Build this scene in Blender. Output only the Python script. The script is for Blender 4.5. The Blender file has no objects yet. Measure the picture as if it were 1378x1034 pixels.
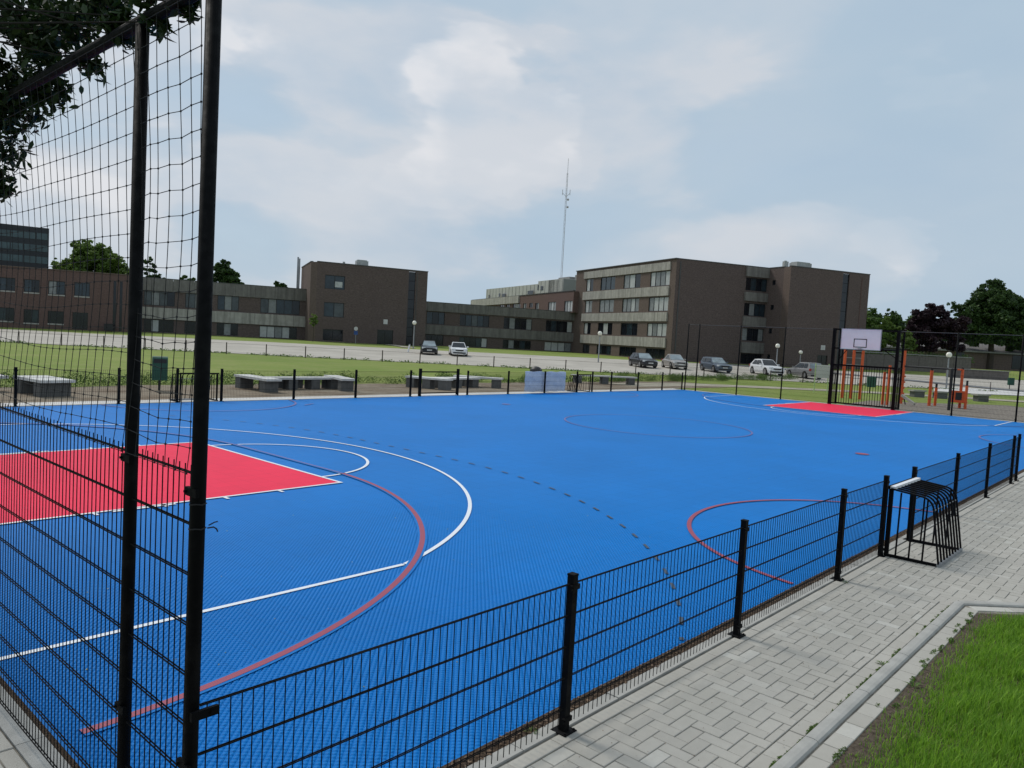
import bpy, math, random
import numpy as np
from mathutils import Vector, Matrix
R = math.radians
sc = bpy.context.scene
COL = sc.collection
rnd = random.Random(7)

# ------------------------------------------------------------------ camera
CX, CY, CZ = -3.006, -12.494, 2.454
YAW, PITCH, ROLL = R(41.967), R(-3.4247), R(3.1788)
cam = bpy.data.cameras.new('camera'); co = bpy.data.objects.new('camera', cam); COL.objects.link(co)
cam.sensor_width = 36.0; cam.lens = 36.0 * 1031.77 / 1378.0
cam.clip_start = 0.05; cam.clip_end = 3000
fw = Vector((math.cos(YAW) * math.cos(PITCH), math.sin(YAW) * math.cos(PITCH), math.sin(PITCH)))
rt = Vector((math.sin(YAW), -math.cos(YAW), 0)); up = rt.cross(fw)
r2 = math.cos(ROLL) * rt + math.sin(ROLL) * up
u2 = -math.sin(ROLL) * rt + math.cos(ROLL) * up
co.matrix_world = Matrix(((r2.x, u2.x, -fw.x, CX), (r2.y, u2.y, -fw.y, CY), (r2.z, u2.z, -fw.z, CZ), (0, 0, 0, 1)))
sc.camera = co

# ------------------------------------------------------------------ world, sun, exposure
SUN_AZ, SUN_EL = 92.0, 50.0          # azimuth as angle from +x, counter-clockwise
world = bpy.data.worlds.new('World'); sc.world = world; world.use_nodes = True
wn = world.node_tree.nodes; wl = world.node_tree.links
for n in list(wn): wn.remove(n)
def wnode(t, **k):
    n = wn.new(t)
    for a, b in k.items(): setattr(n, a, b)
    return n
w_out = wnode('ShaderNodeOutputWorld'); w_bg = wnode('ShaderNodeBackground'); wl.new(w_bg.outputs[0], w_out.inputs[0])
w_bg.inputs[1].default_value = 0.10
sky = wnode('ShaderNodeTexSky'); sky.sky_type = 'NISHITA'; sky.sun_disc = False
sky.sun_elevation = R(SUN_EL); sky.sun_rotation = R(90 - SUN_AZ); sky.air_density = 1.0; sky.dust_density = 2.0
tc = wnode('ShaderNodeTexCoord')
def vmath(op, a, b=None):
    n = wnode('ShaderNodeVectorMath', operation=op)
    wl.new(a, n.inputs[0])
    if b is not None:
        if hasattr(b, 'links'): wl.new(b, n.inputs[1])
        else: n.inputs[1].default_value = b
    return n.outputs['Value'] if op == 'DOT_PRODUCT' else n.outputs[0]
def wm(op, a, b=0.0, clamp=False):
    n = wnode('ShaderNodeMath', operation=op); n.use_clamp = clamp
    for i, v in enumerate((a, b)):
        if hasattr(v, 'links'): wl.new(v, n.inputs[i])
        else: n.inputs[i].default_value = v
    return n.outputs[0]
gen = tc.outputs['Generated']
def wnoise(scale, detail, off, stretch=(1, 1, 2.4), rough=.5, dist=0.0):
    m = vmath('MULTIPLY', gen, stretch); m = vmath('ADD', m, off)
    n = wnode('ShaderNodeTexNoise'); n.inputs['Scale'].default_value = scale; n.inputs['Detail'].default_value = detail
    n.inputs['Roughness'].default_value = rough; n.inputs['Distortion'].default_value = dist
    wl.new(m, n.inputs['Vector']); return n.outputs['Fac']
def wramp(v, a, b, lo=0.0, hi=1.0):
    n = wnode('ShaderNodeMapRange', interpolation_type='SMOOTHSTEP'); wl.new(v, n.inputs[0])
    n.inputs[1].default_value = a; n.inputs[2].default_value = b; n.inputs[3].default_value = lo; n.inputs[4].default_value = hi
    return n.outputs[0]
def wmix(f, a, b):
    n = wnode('ShaderNodeMix', data_type='RGBA')
    if hasattr(f, 'links'): wl.new(f, n.inputs[0])
    else: n.inputs[0].default_value = f
    for i, v in ((6, a), (7, b)):
        if hasattr(v, 'links'): wl.new(v, n.inputs[i])
        else: n.inputs[i].default_value = (*v, 1)
    return n.outputs[2]
# grey-blue veil over most of the sky, paler banks of cloud on it
n_big = wnoise(1.7, 5, (3.1, .4, 1.7)); n_mid = wnoise(3.4, 5, (7.7, 2.1, .3), rough=.48, dist=.2); n_fine = wnoise(9, 4, (1.3, 9.1, 4.4), rough=.45)
veil = wmix(wramp(n_big, .35, .66), (3.0, 3.88, 4.72), (3.4, 4.12, 4.82))
def bank(az, el, rad, amt):
    d = (math.cos(R(az)) * math.cos(R(el)), math.sin(R(az)) * math.cos(R(el)), math.sin(R(el)))
    dot = vmath('DOT_PRODUCT', gen, d)
    wob = wm('MULTIPLY', wm('SUBTRACT', n_mid, .5), .16 * rad / 12)
    return wm('MULTIPLY', wramp(wm('ADD', dot, wob), math.cos(R(rad)), 1.0), amt)
BANKS = [(46, 13, 8, .4), (54, 12.5, 14, .8), (36, 11.5, 10, .3), (30, 11.5, 8, .25), (24, 10.5, 7, .36), (70, 16, 15, .9), (33, 24, 12, .4), (50, 8, 14, .2),
         (82, 12, 16, .5), (60, 30, 14, .25), (100, 35, 30, .8), (150, 30, 40, .5), (-20, 25, 25, .4), (-80, 35, 35, .6), (200, 40, 40, .6), (20, 60, 35, .7)]
acc = None
for bnk in BANKS:
    v = bank(*bnk); acc = v if acc is None else wm('ADD', acc, v)
cl = wm('MULTIPLY', wm('ADD', acc, wramp(n_mid, .3, .85, 0, .22)), wramp(n_fine, .25, .75, .5, 1.1), True)
cloud = wmix(cl, veil, (4.3, 4.6, 5.0))
dark = wm('MULTIPLY', wramp(wnoise(3.3, 6, (5.5, 3.3, 8.8), rough=.55), .45, .72), .55, True)
cloud = wmix(dark, cloud, (2.9, 3.75, 4.65))
small = wramp(wnoise(7.5, 6, (2.5, 6.3, 1.8), (1, 1, 2.0), rough=.45), .46, .78)
for (az_, el_, rad_, amt_) in ((45.2, 14.6, 4.0, 1.1), (48, 12.6, 4.5, .45), (13.3, 11.6, 3, .9), (14.8, 15.6, 3.2, .55), (23.6, 10.6, 5, .3), (70.5, 15.5, 9, 1.8), (61, 13, 6, .25)):
    g_ = wm('MULTIPLY', bank(az_, el_, rad_, amt_), wm('ADD', small, .15), True)
    cloud = wmix(wm('MULTIPLY', g_, .62), cloud, (5.9, 5.85, 5.95))
cover = wramp(n_mid, .2, .5, .86, .97)
final = wmix(cover, sky.outputs[0], cloud)
wl.new(final, w_bg.inputs[0])

sd = bpy.data.lights.new('sun', 'SUN'); so = bpy.data.objects.new('sun', sd); COL.objects.link(so)
sd.energy = 1.5; sd.angle = R(12); sd.color = (1, .95, .88)
sv = Vector((math.cos(R(SUN_AZ)) * math.cos(R(SUN_EL)), math.sin(R(SUN_AZ)) * math.cos(R(SUN_EL)), math.sin(R(SUN_EL))))
so.rotation_euler = sv.to_track_quat('Z', 'Y').to_euler()
sc.view_settings.view_transform = 'Standard'; sc.view_settings.look = 'None'
sc.view_settings.exposure = 0.5; sc.view_settings.gamma = 1.0; sc.view_settings.use_curve_mapping = False

# ------------------------------------------------------------------ materials
MAT = {}
class NT:
    def __init__(s, name):
        m = bpy.data.materials.new(name); m.use_nodes = True; s.m = m; s.t = m.node_tree; s.b = s.t.nodes['Principled BSDF']
        MAT[name] = m
    def n(s, t, **k):
        n = s.t.nodes.new(t)
        for a, b in k.items(): setattr(n, a, b)
        return n
    def link(s, v, i):
        if hasattr(v, 'links') and not isinstance(v, (tuple, list)): s.t.links.new(v, i)
        elif isinstance(v, (tuple, list)): i.default_value = (*v, 1) if len(i.default_value) == 4 and len(v) == 3 else v
        else: i.default_value = v
    def math(s, op, a, b=0.0, c=None, clamp=False):
        n = s.n('ShaderNodeMath', operation=op); n.use_clamp = clamp; s.link(a, n.inputs[0]); s.link(b, n.inputs[1])
        if c is not None: s.link(c, n.inputs[2])
        return n.outputs[0]
    def ramp(s, v, a, b, lo=0.0, hi=1.0):
        n = s.n('ShaderNodeMapRange'); n.clamp = True; s.link(v, n.inputs[0])
        for i, x in enumerate((a, b, lo, hi)): n.inputs[i + 1].default_value = x
        return n.outputs[0]
    def mix(s, f, a, b, mode='MIX'):
        n = s.n('ShaderNodeMix', data_type='RGBA', blend_type=mode); s.link(f, n.inputs[0]); s.link(a, n.inputs[6]); s.link(b, n.inputs[7]); return n.outputs[2]
    def co(s, kind='Object', scale=(1, 1, 1)):
        c = s.n('ShaderNodeTexCoord').outputs[kind] if kind != 'Position' else s.n('ShaderNodeNewGeometry').outputs['Position']
        if scale != (1, 1, 1):
            m = s.n('ShaderNodeVectorMath', operation='MULTIPLY'); s.link(c, m.inputs[0]); m.inputs[1].default_value = scale; c = m.outputs[0]
        return c
    def noise(s, v, scale, detail=4, rough=.5):
        n = s.n('ShaderNodeTexNoise'); s.link(v, n.inputs['Vector']); n.inputs['Scale'].default_value = scale
        n.inputs['Detail'].default_value = detail; n.inputs['Roughness'].default_value = rough; return n.outputs['Fac']
    def bump(s, h, dist, strength=1.0):
        n = s.n('ShaderNodeBump'); n.inputs['Distance'].default_value = dist; n.inputs['Strength'].default_value = strength
        s.link(h, n.inputs['Height']); s.t.links.new(n.outputs[0], s.b.inputs['Normal'])
    def base(s, c): s.link(c, s.b.inputs['Base Color'])
    def set(s, rough=.6, metal=0.0, spec=.5):
        s.link(rough, s.b.inputs['Roughness']); s.b.inputs['Metallic'].default_value = metal
        s.b.inputs['Specular IOR Level'].default_value = spec
def simple(name, c, rough=.6, metal=0.0, spec=.5, var=.15, scale=3.0, bump=0.0, bscale=60):
    t = NT(name); p = t.co('Position'); v = t.noise(p, scale, 5)
    lo = tuple(x * (1 - var) for x in c); hi = tuple(min(1, x * (1 + var)) for x in c)
    t.base(t.mix(t.ramp(v, .3, .7), lo, hi)); t.set(rough, metal, spec)
    if bump: t.bump(t.noise(p, bscale, 4), bump)
    return t.m
# black powder coated steel with dust
t = NT('black_steel'); p = t.co('Position')
t.base(t.mix(t.ramp(t.noise(p, 9, 6, .65), .52, .8), (.0022, .0024, .003), (.012, .012, .012))); t.set(t.ramp(t.noise(p, 30, 3), .3, .7, .6, .8), 0, .12)
simple('cord', (.010, .010, .012), .8, var=.2)
simple('galvanised', (.30, .31, .32), .5, .6, var=.15, scale=20)
# sports tiles: interlocking perforated plastic
def court_mat(name, col, rough=.58):
    t = NT(name); p = t.co('Position')
    sep = t.n('ShaderNodeSeparateXYZ'); t.link(p, sep.inputs[0]); X, Y = sep.outputs[0], sep.outputs[1]
    u = t.math('ADD', X, Y); v = t.math('SUBTRACT', X, Y); k = 2 * math.pi / .034
    s1 = t.math('SINE', t.math('MULTIPLY', u, k)); s2 = t.math('SINE', t.math('MULTIPLY', v, k))
    lat = t.math('MULTIPLY', s1, s2)
    nub = t.ramp(lat, .55, .95); hole = t.ramp(lat, -.25, -.8)
    def seam(c):
        f = t.math('ABSOLUTE', t.math('SUBTRACT', t.math('FRACT', t.math('DIVIDE', c, .3055)), .5)); return t.ramp(f, .486, .497)
    sm = t.math('MAXIMUM', seam(X), seam(Y))
    big = t.noise(p, .35, 5, .6); mid = t.noise(p, 3.0, 5, .6)
    tile = t.n('ShaderNodeTexWhiteNoise', noise_dimensions='2D')
    fl = t.n('ShaderNodeVectorMath', operation='FLOOR'); dv = t.n('ShaderNodeVectorMath', operation='DIVIDE'); t.link(p, dv.inputs[0]); dv.inputs[1].default_value = (.3055, .3055, 1)
    t.t.links.new(dv.outputs[0], fl.inputs[0]); t.t.links.new(fl.outputs[0], tile.inputs['Vector'])
    c = t.mix(t.ramp(big, .3, .7), tuple(x * .92 for x in col), tuple(min(1, x * 1.07) for x in col))
    c = t.mix(t.math('MULTIPLY', t.ramp(mid, .45, .8), .18), c, tuple(x * .78 for x in col))
    c = t.mix(t.math('MULTIPLY', tile.outputs[0], .07), c, tuple(x * .6 for x in col))
    c = t.mix(t.math('MULTIPLY', nub, .0), c, tuple(min(1, x * 1.35 + q_) for x, q_ in zip(col, (.02, .10, .12))))
    c = t.mix(t.math('MULTIPLY', hole, .0), c, tuple(x * .22 for x in col))
    c = t.mix(t.math('MULTIPLY', sm, .3), c, tuple(x * .3 for x in col))
    # scattered pale specks and scuffs
    sp = t.ramp(t.noise(p, 38, 2), .78, .8)
    c = t.mix(t.math('MULTIPLY', sp, .5), c, (.5, .52, .5))
    t.base(c); t.set(rough, 0, .12)
    t.bump(t.math('SUBTRACT', 0, sm), .002, .5)
    return t.m
BLUE = (.0005, .165, .52)
court_mat('court_blue', BLUE)
court_mat('court_red', (.80, .022, .075))
def paint_mat(name, col, holes=.5):
    t = NT(name); p = t.co('Position'); sep = t.n('ShaderNodeSeparateXYZ'); t.link(p, sep.inputs[0]); X, Y = sep.outputs[0], sep.outputs[1]
    k = 2 * math.pi / .034
    lat = t.math('MULTIPLY', t.math('SINE', t.math('MULTIPLY', t.math('ADD', X, Y), k)), t.math('SINE', t.math('MULTIPLY', t.math('SUBTRACT', X, Y), k)))
    c = t.mix(t.math('MULTIPLY', t.ramp(lat, -.2, -.75), holes), col, tuple(x * .25 + b * .3 for x, b in zip(col, BLUE)))
    c = t.mix(t.math('MULTIPLY', t.ramp(t.noise(p, 14, 5, .65), .55, .75), .3), c, tuple(x * .6 + b * .3 for x, b in zip(col, BLUE)))
    t.base(c); t.set(.5); return t.m
paint_mat('line_white', (.78, .82, .86), .45)
paint_mat('line_red', (.34, .035, .06), .95)
paint_mat('line_faint_red', (.13, .11, .33), .5)
paint_mat('line_black', (.028, .05, .08), .5)
# concrete, pavers
def concrete(name, c, rough=.85, stain=.35, scale=6, streak=False):
    t = NT(name); p = t.co('Position'); v = t.noise(p, scale, 8, .6)
    col = t.mix(t.ramp(v, .3, .72), tuple(x * .82 for x in c), tuple(min(1, x * 1.1) for x in c))
    if streak:
        s = t.n('ShaderNodeVectorMath', operation='MULTIPLY'); t.link(p, s.inputs[0]); s.inputs[1].default_value = (1.5, 1.5, .12)
        sv_ = t.noise(s.outputs[0], 1.3, 8, .7)
        col = t.mix(t.math('MULTIPLY', t.ramp(sv_, .42, .66), stain), col, tuple(x * .3 for x in c))
    else:
        col = t.mix(t.math('MULTIPLY', t.ramp(t.noise(p, scale * .4, 6, .6), .5, .72), stain), col, tuple(x * .6 for x in c))
    t.base(col); t.set(rough, 0, .3); t.bump(t.noise(p, 180, 3), .0015, .5); return t.m
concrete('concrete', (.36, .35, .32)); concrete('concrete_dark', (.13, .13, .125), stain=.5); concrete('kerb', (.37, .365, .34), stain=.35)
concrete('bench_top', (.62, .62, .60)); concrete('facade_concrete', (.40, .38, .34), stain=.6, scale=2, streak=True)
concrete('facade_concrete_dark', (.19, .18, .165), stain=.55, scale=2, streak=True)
t = NT('paver'); p = t.co('Position'); g = t.n('ShaderNodeNewGeometry'); oi = t.n('ShaderNodeObjectInfo')
rv = t.math('FRACT', t.math('ADD', g.outputs['Random Per Island'], oi.outputs['Random']))
c = t.mix(rv, (.37, .355, .318), (.415, .40, .36))
c = t.mix(t.ramp(rv, .93, .96), c, (.465, .455, .415))
c = t.mix(t.math('MULTIPLY', t.ramp(t.noise(p, 14, 8, .7), .4, .75), .3), c, (.30, .285, .25))
c = t.mix(t.math('MULTIPLY', t.ramp(t.noise(p, 1.3, 5, .6), .45, .7), .35), c, (.30, .29, .25))
c = t.mix(t.ramp(t.noise(p, 55, 2), .75, .78), c, (.12, .11, .10))
t.base(c); t.set(.9, 0, .25); t.bump(t.noise(p, 350, 3, .6), .0012, .6)
simple('joint_sand', (.19, .175, .145), .95, var=.4, scale=12, bump=.002)
t = NT('soil'); p = t.co('Position'); c = t.mix(t.ramp(t.noise(p, 30, 8, .7), .35, .65), (.05, .037, .026), (.15, .12, .09)); t.base(c); t.set(.95, 0, .2); t.bump(t.noise(p, 45, 8, .7), .02)
t = NT('debris'); p = t.co('Position'); c = t.mix(t.ramp(t.noise(p, 60, 6, .7), .4, .65), (.012, .009, .007), (.12, .08, .05)); t.base(c); t.set(.95, 0, .2); t.bump(t.noise(p, 70, 6, .7), .01)
t = NT('lawn'); p = t.co('Position')
c = t.mix(t.ramp(t.noise(p, .09, 6, .6), .35, .68), (.145, .205, .034), (.23, .27, .065))
c = t.mix(t.math('MULTIPLY', t.ramp(t.noise(p, .5, 6, .65), .45, .72), .6), c, (.27, .26, .105))
c = t.mix(t.math('MULTIPLY', t.ramp(t.noise(p, 3.5, 6, .7), .4, .75), .55), c, (.10, .17, .022))
t.base(c); t.set(.9, 0, .2); t.bump(t.noise(p, 5, 8, .75), .06, .7)
t = NT('parking_gravel'); p = t.co('Position')
c = t.mix(t.ramp(t.noise(p, .25, 6, .6), .35, .65), (.36, .335, .29), (.46, .43, .375)); c = t.mix(t.math('MULTIPLY', t.ramp(t.noise(p, 6, 6, .7), .4, .7), .3), c, (.24, .22, .19)); t.base(c); t.set(.9, 0, .3)
t = NT('brown_gravel'); p = t.co('Position')
c = t.mix(t.ramp(t.noise(p, .6, 6, .65), .35, .65), (.17, .125, .085), (.30, .26, .20)); c = t.mix(t.math('MULTIPLY', t.ramp(t.noise(p, 25, 5, .7), .4, .7), .5), c, (.11, .085, .06)); t.base(c); t.set(.95, 0, .2); t.bump(t.noise(p, 60, 4), .01)
t = NT('chips'); p = t.co('Position')
c = t.mix(t.ramp(t.noise(p, 9, 6, .75), .35, .65), (.10, .085, .07), (.30, .27, .23)); t.base(c); t.set(.95, 0, .2); t.bump(t.noise(p, 20, 5), .02)
simple('asphalt', (.14, .145, .15), .9, var=.15, scale=1.0)
simple('path_beige', (.33, .30, .23), .9, var=.15, scale=.8); simple('slab_pale', (.55, .54, .52), .85, var=.12, scale=.5)
# brick walls (too far away for single bricks)
def brick(name, a, b, m):
    t = NT(name); p = t.co('Position'); s = t.n('ShaderNodeVectorMath', operation='MULTIPLY'); t.link(p, s.inputs[0]); s.inputs[1].default_value = (2.6, 2.6, 7.5)
    c = t.mix(t.ramp(t.noise(s.outputs[0], 1.6, 6, .8), .38, .62), a, b)
    sep = t.n('ShaderNodeSeparateXYZ'); t.link(p, sep.inputs[0])
    cz = t.math('ABSOLUTE', t.math('SUBTRACT', t.math('FRACT', t.math('MULTIPLY', sep.outputs[2], 1 / .075)), .5))
    c = t.mix(t.math('MULTIPLY', t.ramp(cz, .4, .48), .45), c, m)
    c = t.mix(t.math('MULTIPLY', t.ramp(t.noise(p, .35, 6, .6), .45, .7), .35), c, tuple(x * 1.35 for x in a))
    t.base(c); t.set(.9, 0, .2); t.bump(t.math('SUBTRACT', 0, t.ramp(cz, .4, .48)), .008, .5); return t.m
brick('brick_dark', (.074, .055, .050), (.150, .114, .104), (.165, .147, .136))
brick('brick_mid', (.095, .070, .060), (.165, .125, .105), (.17, .15, .135))
brick('brick_red', (.095, .060, .052), (.155, .102, .090), (.15, .125, .112))
simple('metal_cladding', (.42, .41, .38), .6, .1, var=.06, scale=.4)
simple('metal_cladding_dark', (.22, .22, .215), .6, .1, var=.06, scale=.4)
simple('frame_dark', (.012, .012, .014), .45)
simple('roof_trim', (.07, .07, .07), .7); simple('roof_felt', (.16, .16, .16), .9); simple('roof_unit', (.36, .37, .36), .7)
def glassm(name, c, rough=.12):
    t = NT(name); p = t.co('Position'); t.base(t.mix(t.ramp(t.noise(p, 1.1, 4, .6), .35, .65), tuple(x * .7 for x in c), tuple(x * 1.3 for x in c))); t.set(rough, 0, .5); return t.m
glassm('glass_dark', (.008, .010, .014)); glassm('glass_blue', (.022, .035, .045), .1); glassm('glass_grey', (.06, .07, .075), .15)
simple('curtain_pale', (.42, .43, .42), .35, var=.12, scale=2.5); simple('curtain_grey', (.20, .21, .21), .3, var=.2, scale=2.5)
simple('tower_glass', (.045, .075, .085), .2, var=.3, scale=.8); simple('tower_band', (.010, .012, .018), .4)
simple('white_paint', (.74, .75, .78), .45, var=.03); simple('board_white', (.80, .80, .80), .35, var=.04)
simple('sheet_white', (.84, .85, .90), .6, var=.06, scale=4); simple('globe', (.78, .76, .66), .3, var=.03)
simple('orange_paint', (.66, .105, .022), .45, var=.12, scale=2); simple('bin_green', (.012, .07, .045), .5, var=.15)
simple('bin_black', (.012, .012, .013), .5); simple('post_brown', (.06, .042, .035), .8); simple('sign_green', (.42, .55, .25), .6)
simple('sign_blue', (.02, .07, .25), .5); simple('mast_metal', (.42, .40, .42), .6); simple('hedge_green', (.03, .055, .012), .9)
simple('wall_grey', (.13, .115, .105), .9, var=.15); simple('cap_grey', (.22, .22, .21), .9)
simple('bark_dark', (.012, .009, .007), .95, var=.3, scale=8); simple('bark', (.055, .042, .032), .95, var=.3, scale=8, bump=.01, bscale=20); simple('roof_tile_grey', (.17, .16, .155), .9)
def leafm(name, a, b, tr=.3):
    t = NT(name); g = t.n('ShaderNodeNewGeometry'); t.base(t.mix(g.outputs['Random Per Island'], a, b)); t.set(.6, 0, .3)
    tl = t.n('ShaderNodeBsdfTranslucent'); t.link(t.mix(g.outputs['Random Per Island'], tuple(x * 1.4 for x in a), tuple(x * 1.5 for x in b)), tl.inputs[0])
    mx = t.n('ShaderNodeMixShader'); mx.inputs[0].default_value = tr; t.t.links.new(t.b.outputs[0], mx.inputs[1]); t.t.links.new(tl.outputs[0], mx.inputs[2])
    t.t.links.new(mx.outputs[0], t.t.nodes['Material Output'].inputs[0]); return t.m
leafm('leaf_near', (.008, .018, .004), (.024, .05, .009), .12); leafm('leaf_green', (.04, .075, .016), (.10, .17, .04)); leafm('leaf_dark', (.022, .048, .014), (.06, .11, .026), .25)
leafm('leaf_light', (.07, .12, .022), (.15, .22, .05)); leafm('leaf_purple', (.014, .008, .012), (.042, .020, .026), .2)
leafm('grass_blade', (.075, .19, .012), (.25, .43, .04), .42); leafm('scrub_leaf', (.035, .075, .012), (.10, .16, .03), .3); leafm('weed', (.04, .085, .015), (.12, .19, .04), .3)
leafm('grass_dry', (.22, .25, .07), (.42, .40, .16), .3); leafm('leaf_litter', (.05, .03, .018), (.20, .13, .08), .1)
for nm, c, ro, mt in (('car_black', (.012, .013, .017), .25, .3), ('car_white', (.68, .69, .70), .3, 0), ('car_anthracite', (.035, .037, .045), .25, .4), ('car_champagne', (.36, .34, .32), .3, .4),
                      ('car_bluegrey', (.10, .125, .16), .28, .4), ('car_silver', (.27, .265, .26), .3, .4)):
    simple(nm, c, ro, mt, var=.04)
simple('tyre', (.012, .012, .012), .8); simple('rim', (.35, .35, .36), .3, .7); simple('lamp_glass', (.55, .58, .6), .15); simple('tail_red', (.30, .02, .015), .3)
glassm('car_glass', (.012, .016, .02), .05); simple('car_glass_bright', (.24, .29, .31), .12, var=.3, scale=1.5); simple('plastic_black', (.014, .014, .015), .6); simple('plate', (.55, .55, .53), .5)

# ------------------------------------------------------------------ mesh helpers
class MB:
    def __init__(s): s.v = []; s.f = []
    def add(s, vs, fs):
        o = len(s.v); s.v += [tuple(map(float, p)) for p in vs]; s.f += [tuple(i + o for i in f) for f in fs]; return s
    def box(s, c, d, rz=0.0):
        x, y, z = (k / 2 for k in d); cs, sn = math.cos(rz), math.sin(rz); vs = []
        for sx in (-1, 1):
            for sy in (-1, 1):
                for sz in (-1, 1):
                    a, b = sx * x, sy * y; vs.append((c[0] + a * cs - b * sn, c[1] + a * sn + b * cs, c[2] + sz * z))
        return s.add(vs, [(0, 1, 3, 2), (4, 6, 7, 5), (0, 4, 5, 1), (2, 3, 7, 6), (0, 2, 6, 4), (1, 5, 7, 3)])
    def bx(s, x0, x1, y0, y1, z0, z1): return s.box(((x0 + x1) / 2, (y0 + y1) / 2, (z0 + z1) / 2), (x1 - x0, y1 - y0, z1 - z0))
    def tube(s, pts, r, n=6, caps=True):
        pts = [Vector(p) for p in pts]; rs = r if isinstance(r, (list, tuple)) else [r] * len(pts)
        T = []
        for i in range(len(pts)):
            a = pts[max(i - 1, 0)]; b = pts[min(i + 1, len(pts) - 1)]; d = (b - a); T.append(d.normalized() if d.length > 1e-9 else Vector((0, 0, 1)))
        ref = Vector((0, 0, 1)) if abs(T[0].z) < .9 else Vector((1, 0, 0))
        U = (ref - T[0] * ref.dot(T[0])).normalized(); vs = []
        for i, p in enumerate(pts):
            U = (U - T[i] * U.dot(T[i])).normalized(); W = T[i].cross(U)
            for k in range(n):
                a = 2 * math.pi * (k + .5) / n; vs.append(p + (U * math.cos(a) + W * math.sin(a)) * rs[i])
        fs = []
        for i in range(len(pts) - 1):
            for k in range(n):
                k2 = (k + 1) % n; fs.append((i * n + k, i * n + k2, (i + 1) * n + k2, (i + 1) * n + k))
        if caps: fs.append(tuple(range(n))[::-1]); fs.append(tuple(range((len(pts) - 1) * n, len(pts) * n)))
        return s.add(vs, fs)
    def sphere(s, c, r, nu=14, nv=9, sz=1.0):
        vs = []; fs = []
        for j in range(nv + 1):
            t_ = math.pi * j / nv
            for i in range(nu):
                a = 2 * math.pi * i / nu; vs.append((c[0] + r * math.sin(t_) * math.cos(a), c[1] + r * math.sin(t_) * math.sin(a), c[2] + r * sz * math.cos(t_)))
        for j in range(nv):
            for i in range(nu):
                i2 = (i + 1) % nu; fs.append((j * nu + i, (j + 1) * nu + i, (j + 1) * nu + i2, j * nu + i2))
        return s.add(vs, fs)
    def poly(s, pts, z0, z1):
        n = len(pts); vs = [(x, y, z0) for x, y in pts] + [(x, y, z1) for x, y in pts]
        a = sum(pts[i][0] * pts[(i + 1) % n][1] - pts[(i + 1) % n][0] * pts[i][1] for i in range(n))
        fs = [tuple(range(n, 2 * n)), tuple(range(n))[::-1]] + [(i, (i + 1) % n, n + (i + 1) % n, n + i) for i in range(n)]
        if a < 0: fs = [f[::-1] for f in fs]
        return s.add(vs, fs)
def mesh_obj(name, vs, fs, mat, parent=None, loc=None, smooth=False):
    me = bpy.data.meshes.new(name); me.from_pydata(vs, [], fs); me.update()
    if mat: me.materials.append(MAT[mat])
    if smooth: me.polygons.foreach_set('use_smooth', [True] * len(me.polygons))
    o = bpy.data.objects.new(name, me); COL.objects.link(o)
    if parent is not None: o.parent = parent
    if loc is not None: o.location = loc
    return o
def build(mb, name, mat, parent=None, world=True, loc=None, smooth=False):
    """world=True: vertices are world coordinates and the root of parent is unrotated."""
    vs = mb.v
    if world and parent is not None:
        L = Vector((0, 0, 0)); q = parent
        while q is not None: L += q.location; q = q.parent
        vs = [(x - L.x, y - L.y, z - L.z) for x, y, z in vs]
    return mesh_obj(name, vs, mb.f, mat, parent, loc, smooth)
def tag(o, label=None, cat=None, group=None, kind=None):
    if label: o['label'] = label
    if cat: o['category'] = cat
    if group: o['group'] = group
    if kind: o['kind'] = kind
    return o
def thing(name, label, cat, loc=(0, 0, 0), rz=0.0, group=None):
    o = bpy.data.objects.new(name, None); COL.objects.link(o); o.location = loc; o.rotation_euler = (0, 0, rz)
    o.empty_display_size = .2
    return tag(o, label, cat, group)
def inst(src, parent, loc=(0, 0, 0), rot=None):
    o = src.copy(); COL.objects.link(o); o.parent = parent; o.location = loc
    if rot is not None: o.rotation_euler = rot
    return o
def copy_tree(o, parent=None):
    c = o.copy(); COL.objects.link(c); c.parent = parent
    for ch in [x for x in list(o.children)]: copy_tree(ch, c)
    return c
def smoothstep(a): a = min(1, max(0, a)); return a * a * (3 - 2 * a)
FX, FY = math.cos(YAW), math.sin(YAW)
def terr(x, y):
    D = (x - CX) * FX + (y - CY) * FY; Rr = (x - CX) * FY - (y - CY) * FX
    return .6 * min(1, max(0, (D - 72) / 24)) + 1.0 * smoothstep((D - 100) / 26) * smoothstep((Rr - 42) / 16)
def site(D, Rr): return (CX + D * FX + Rr * FY, CY + D * FY - Rr * FX)      # forward / rightward of the viewpoint, in metres on the ground

# ------------------------------------------------------------------ ground
def sheet(name, mat, nx, ny, fn, kind='structure', parent=None):
    vs = [fn(i / nx, j / ny) for j in range(ny + 1) for i in range(nx + 1)]
    fs = [(j * (nx + 1) + i, j * (nx + 1) + i + 1, (j + 1) * (nx + 1) + i + 1, (j + 1) * (nx + 1) + i) for j in range(ny) for i in range(nx)]
    o = mesh_obj(name, vs, fs, mat, parent)
    if kind: o['kind'] = kind
    return o
def gfn(u, v):
    a = (u - .5) * 2; b = v
    Rr = math.copysign(abs(a) ** 2.0 * 1400, a); D = -60 + (b ** 2.2) * 2400
    x, y = site(D, Rr); return (x, y, terr(x, y) - .035)
def gfn2(u, v):   # denser near part
    x = -80 + u * 330; y = -70 + v * 280; return (x, y, terr(x, y) - .03)
sheet('lawn', 'lawn', 165, 140, gfn2)
def far(u, v):
    ang = u * 2 * math.pi; r = 90 + (v ** 2) * 2500; x = 40 + r * math.cos(ang) * 1.6; y = 40 + r * math.sin(ang) * 1.4
    return (x, y, terr(x, y) - .09 - .1 * (1 - v))
sheet('ground', 'lawn', 72, 14, far)
NQ = (.643, .766); TQ = (.766, -.643)
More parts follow.
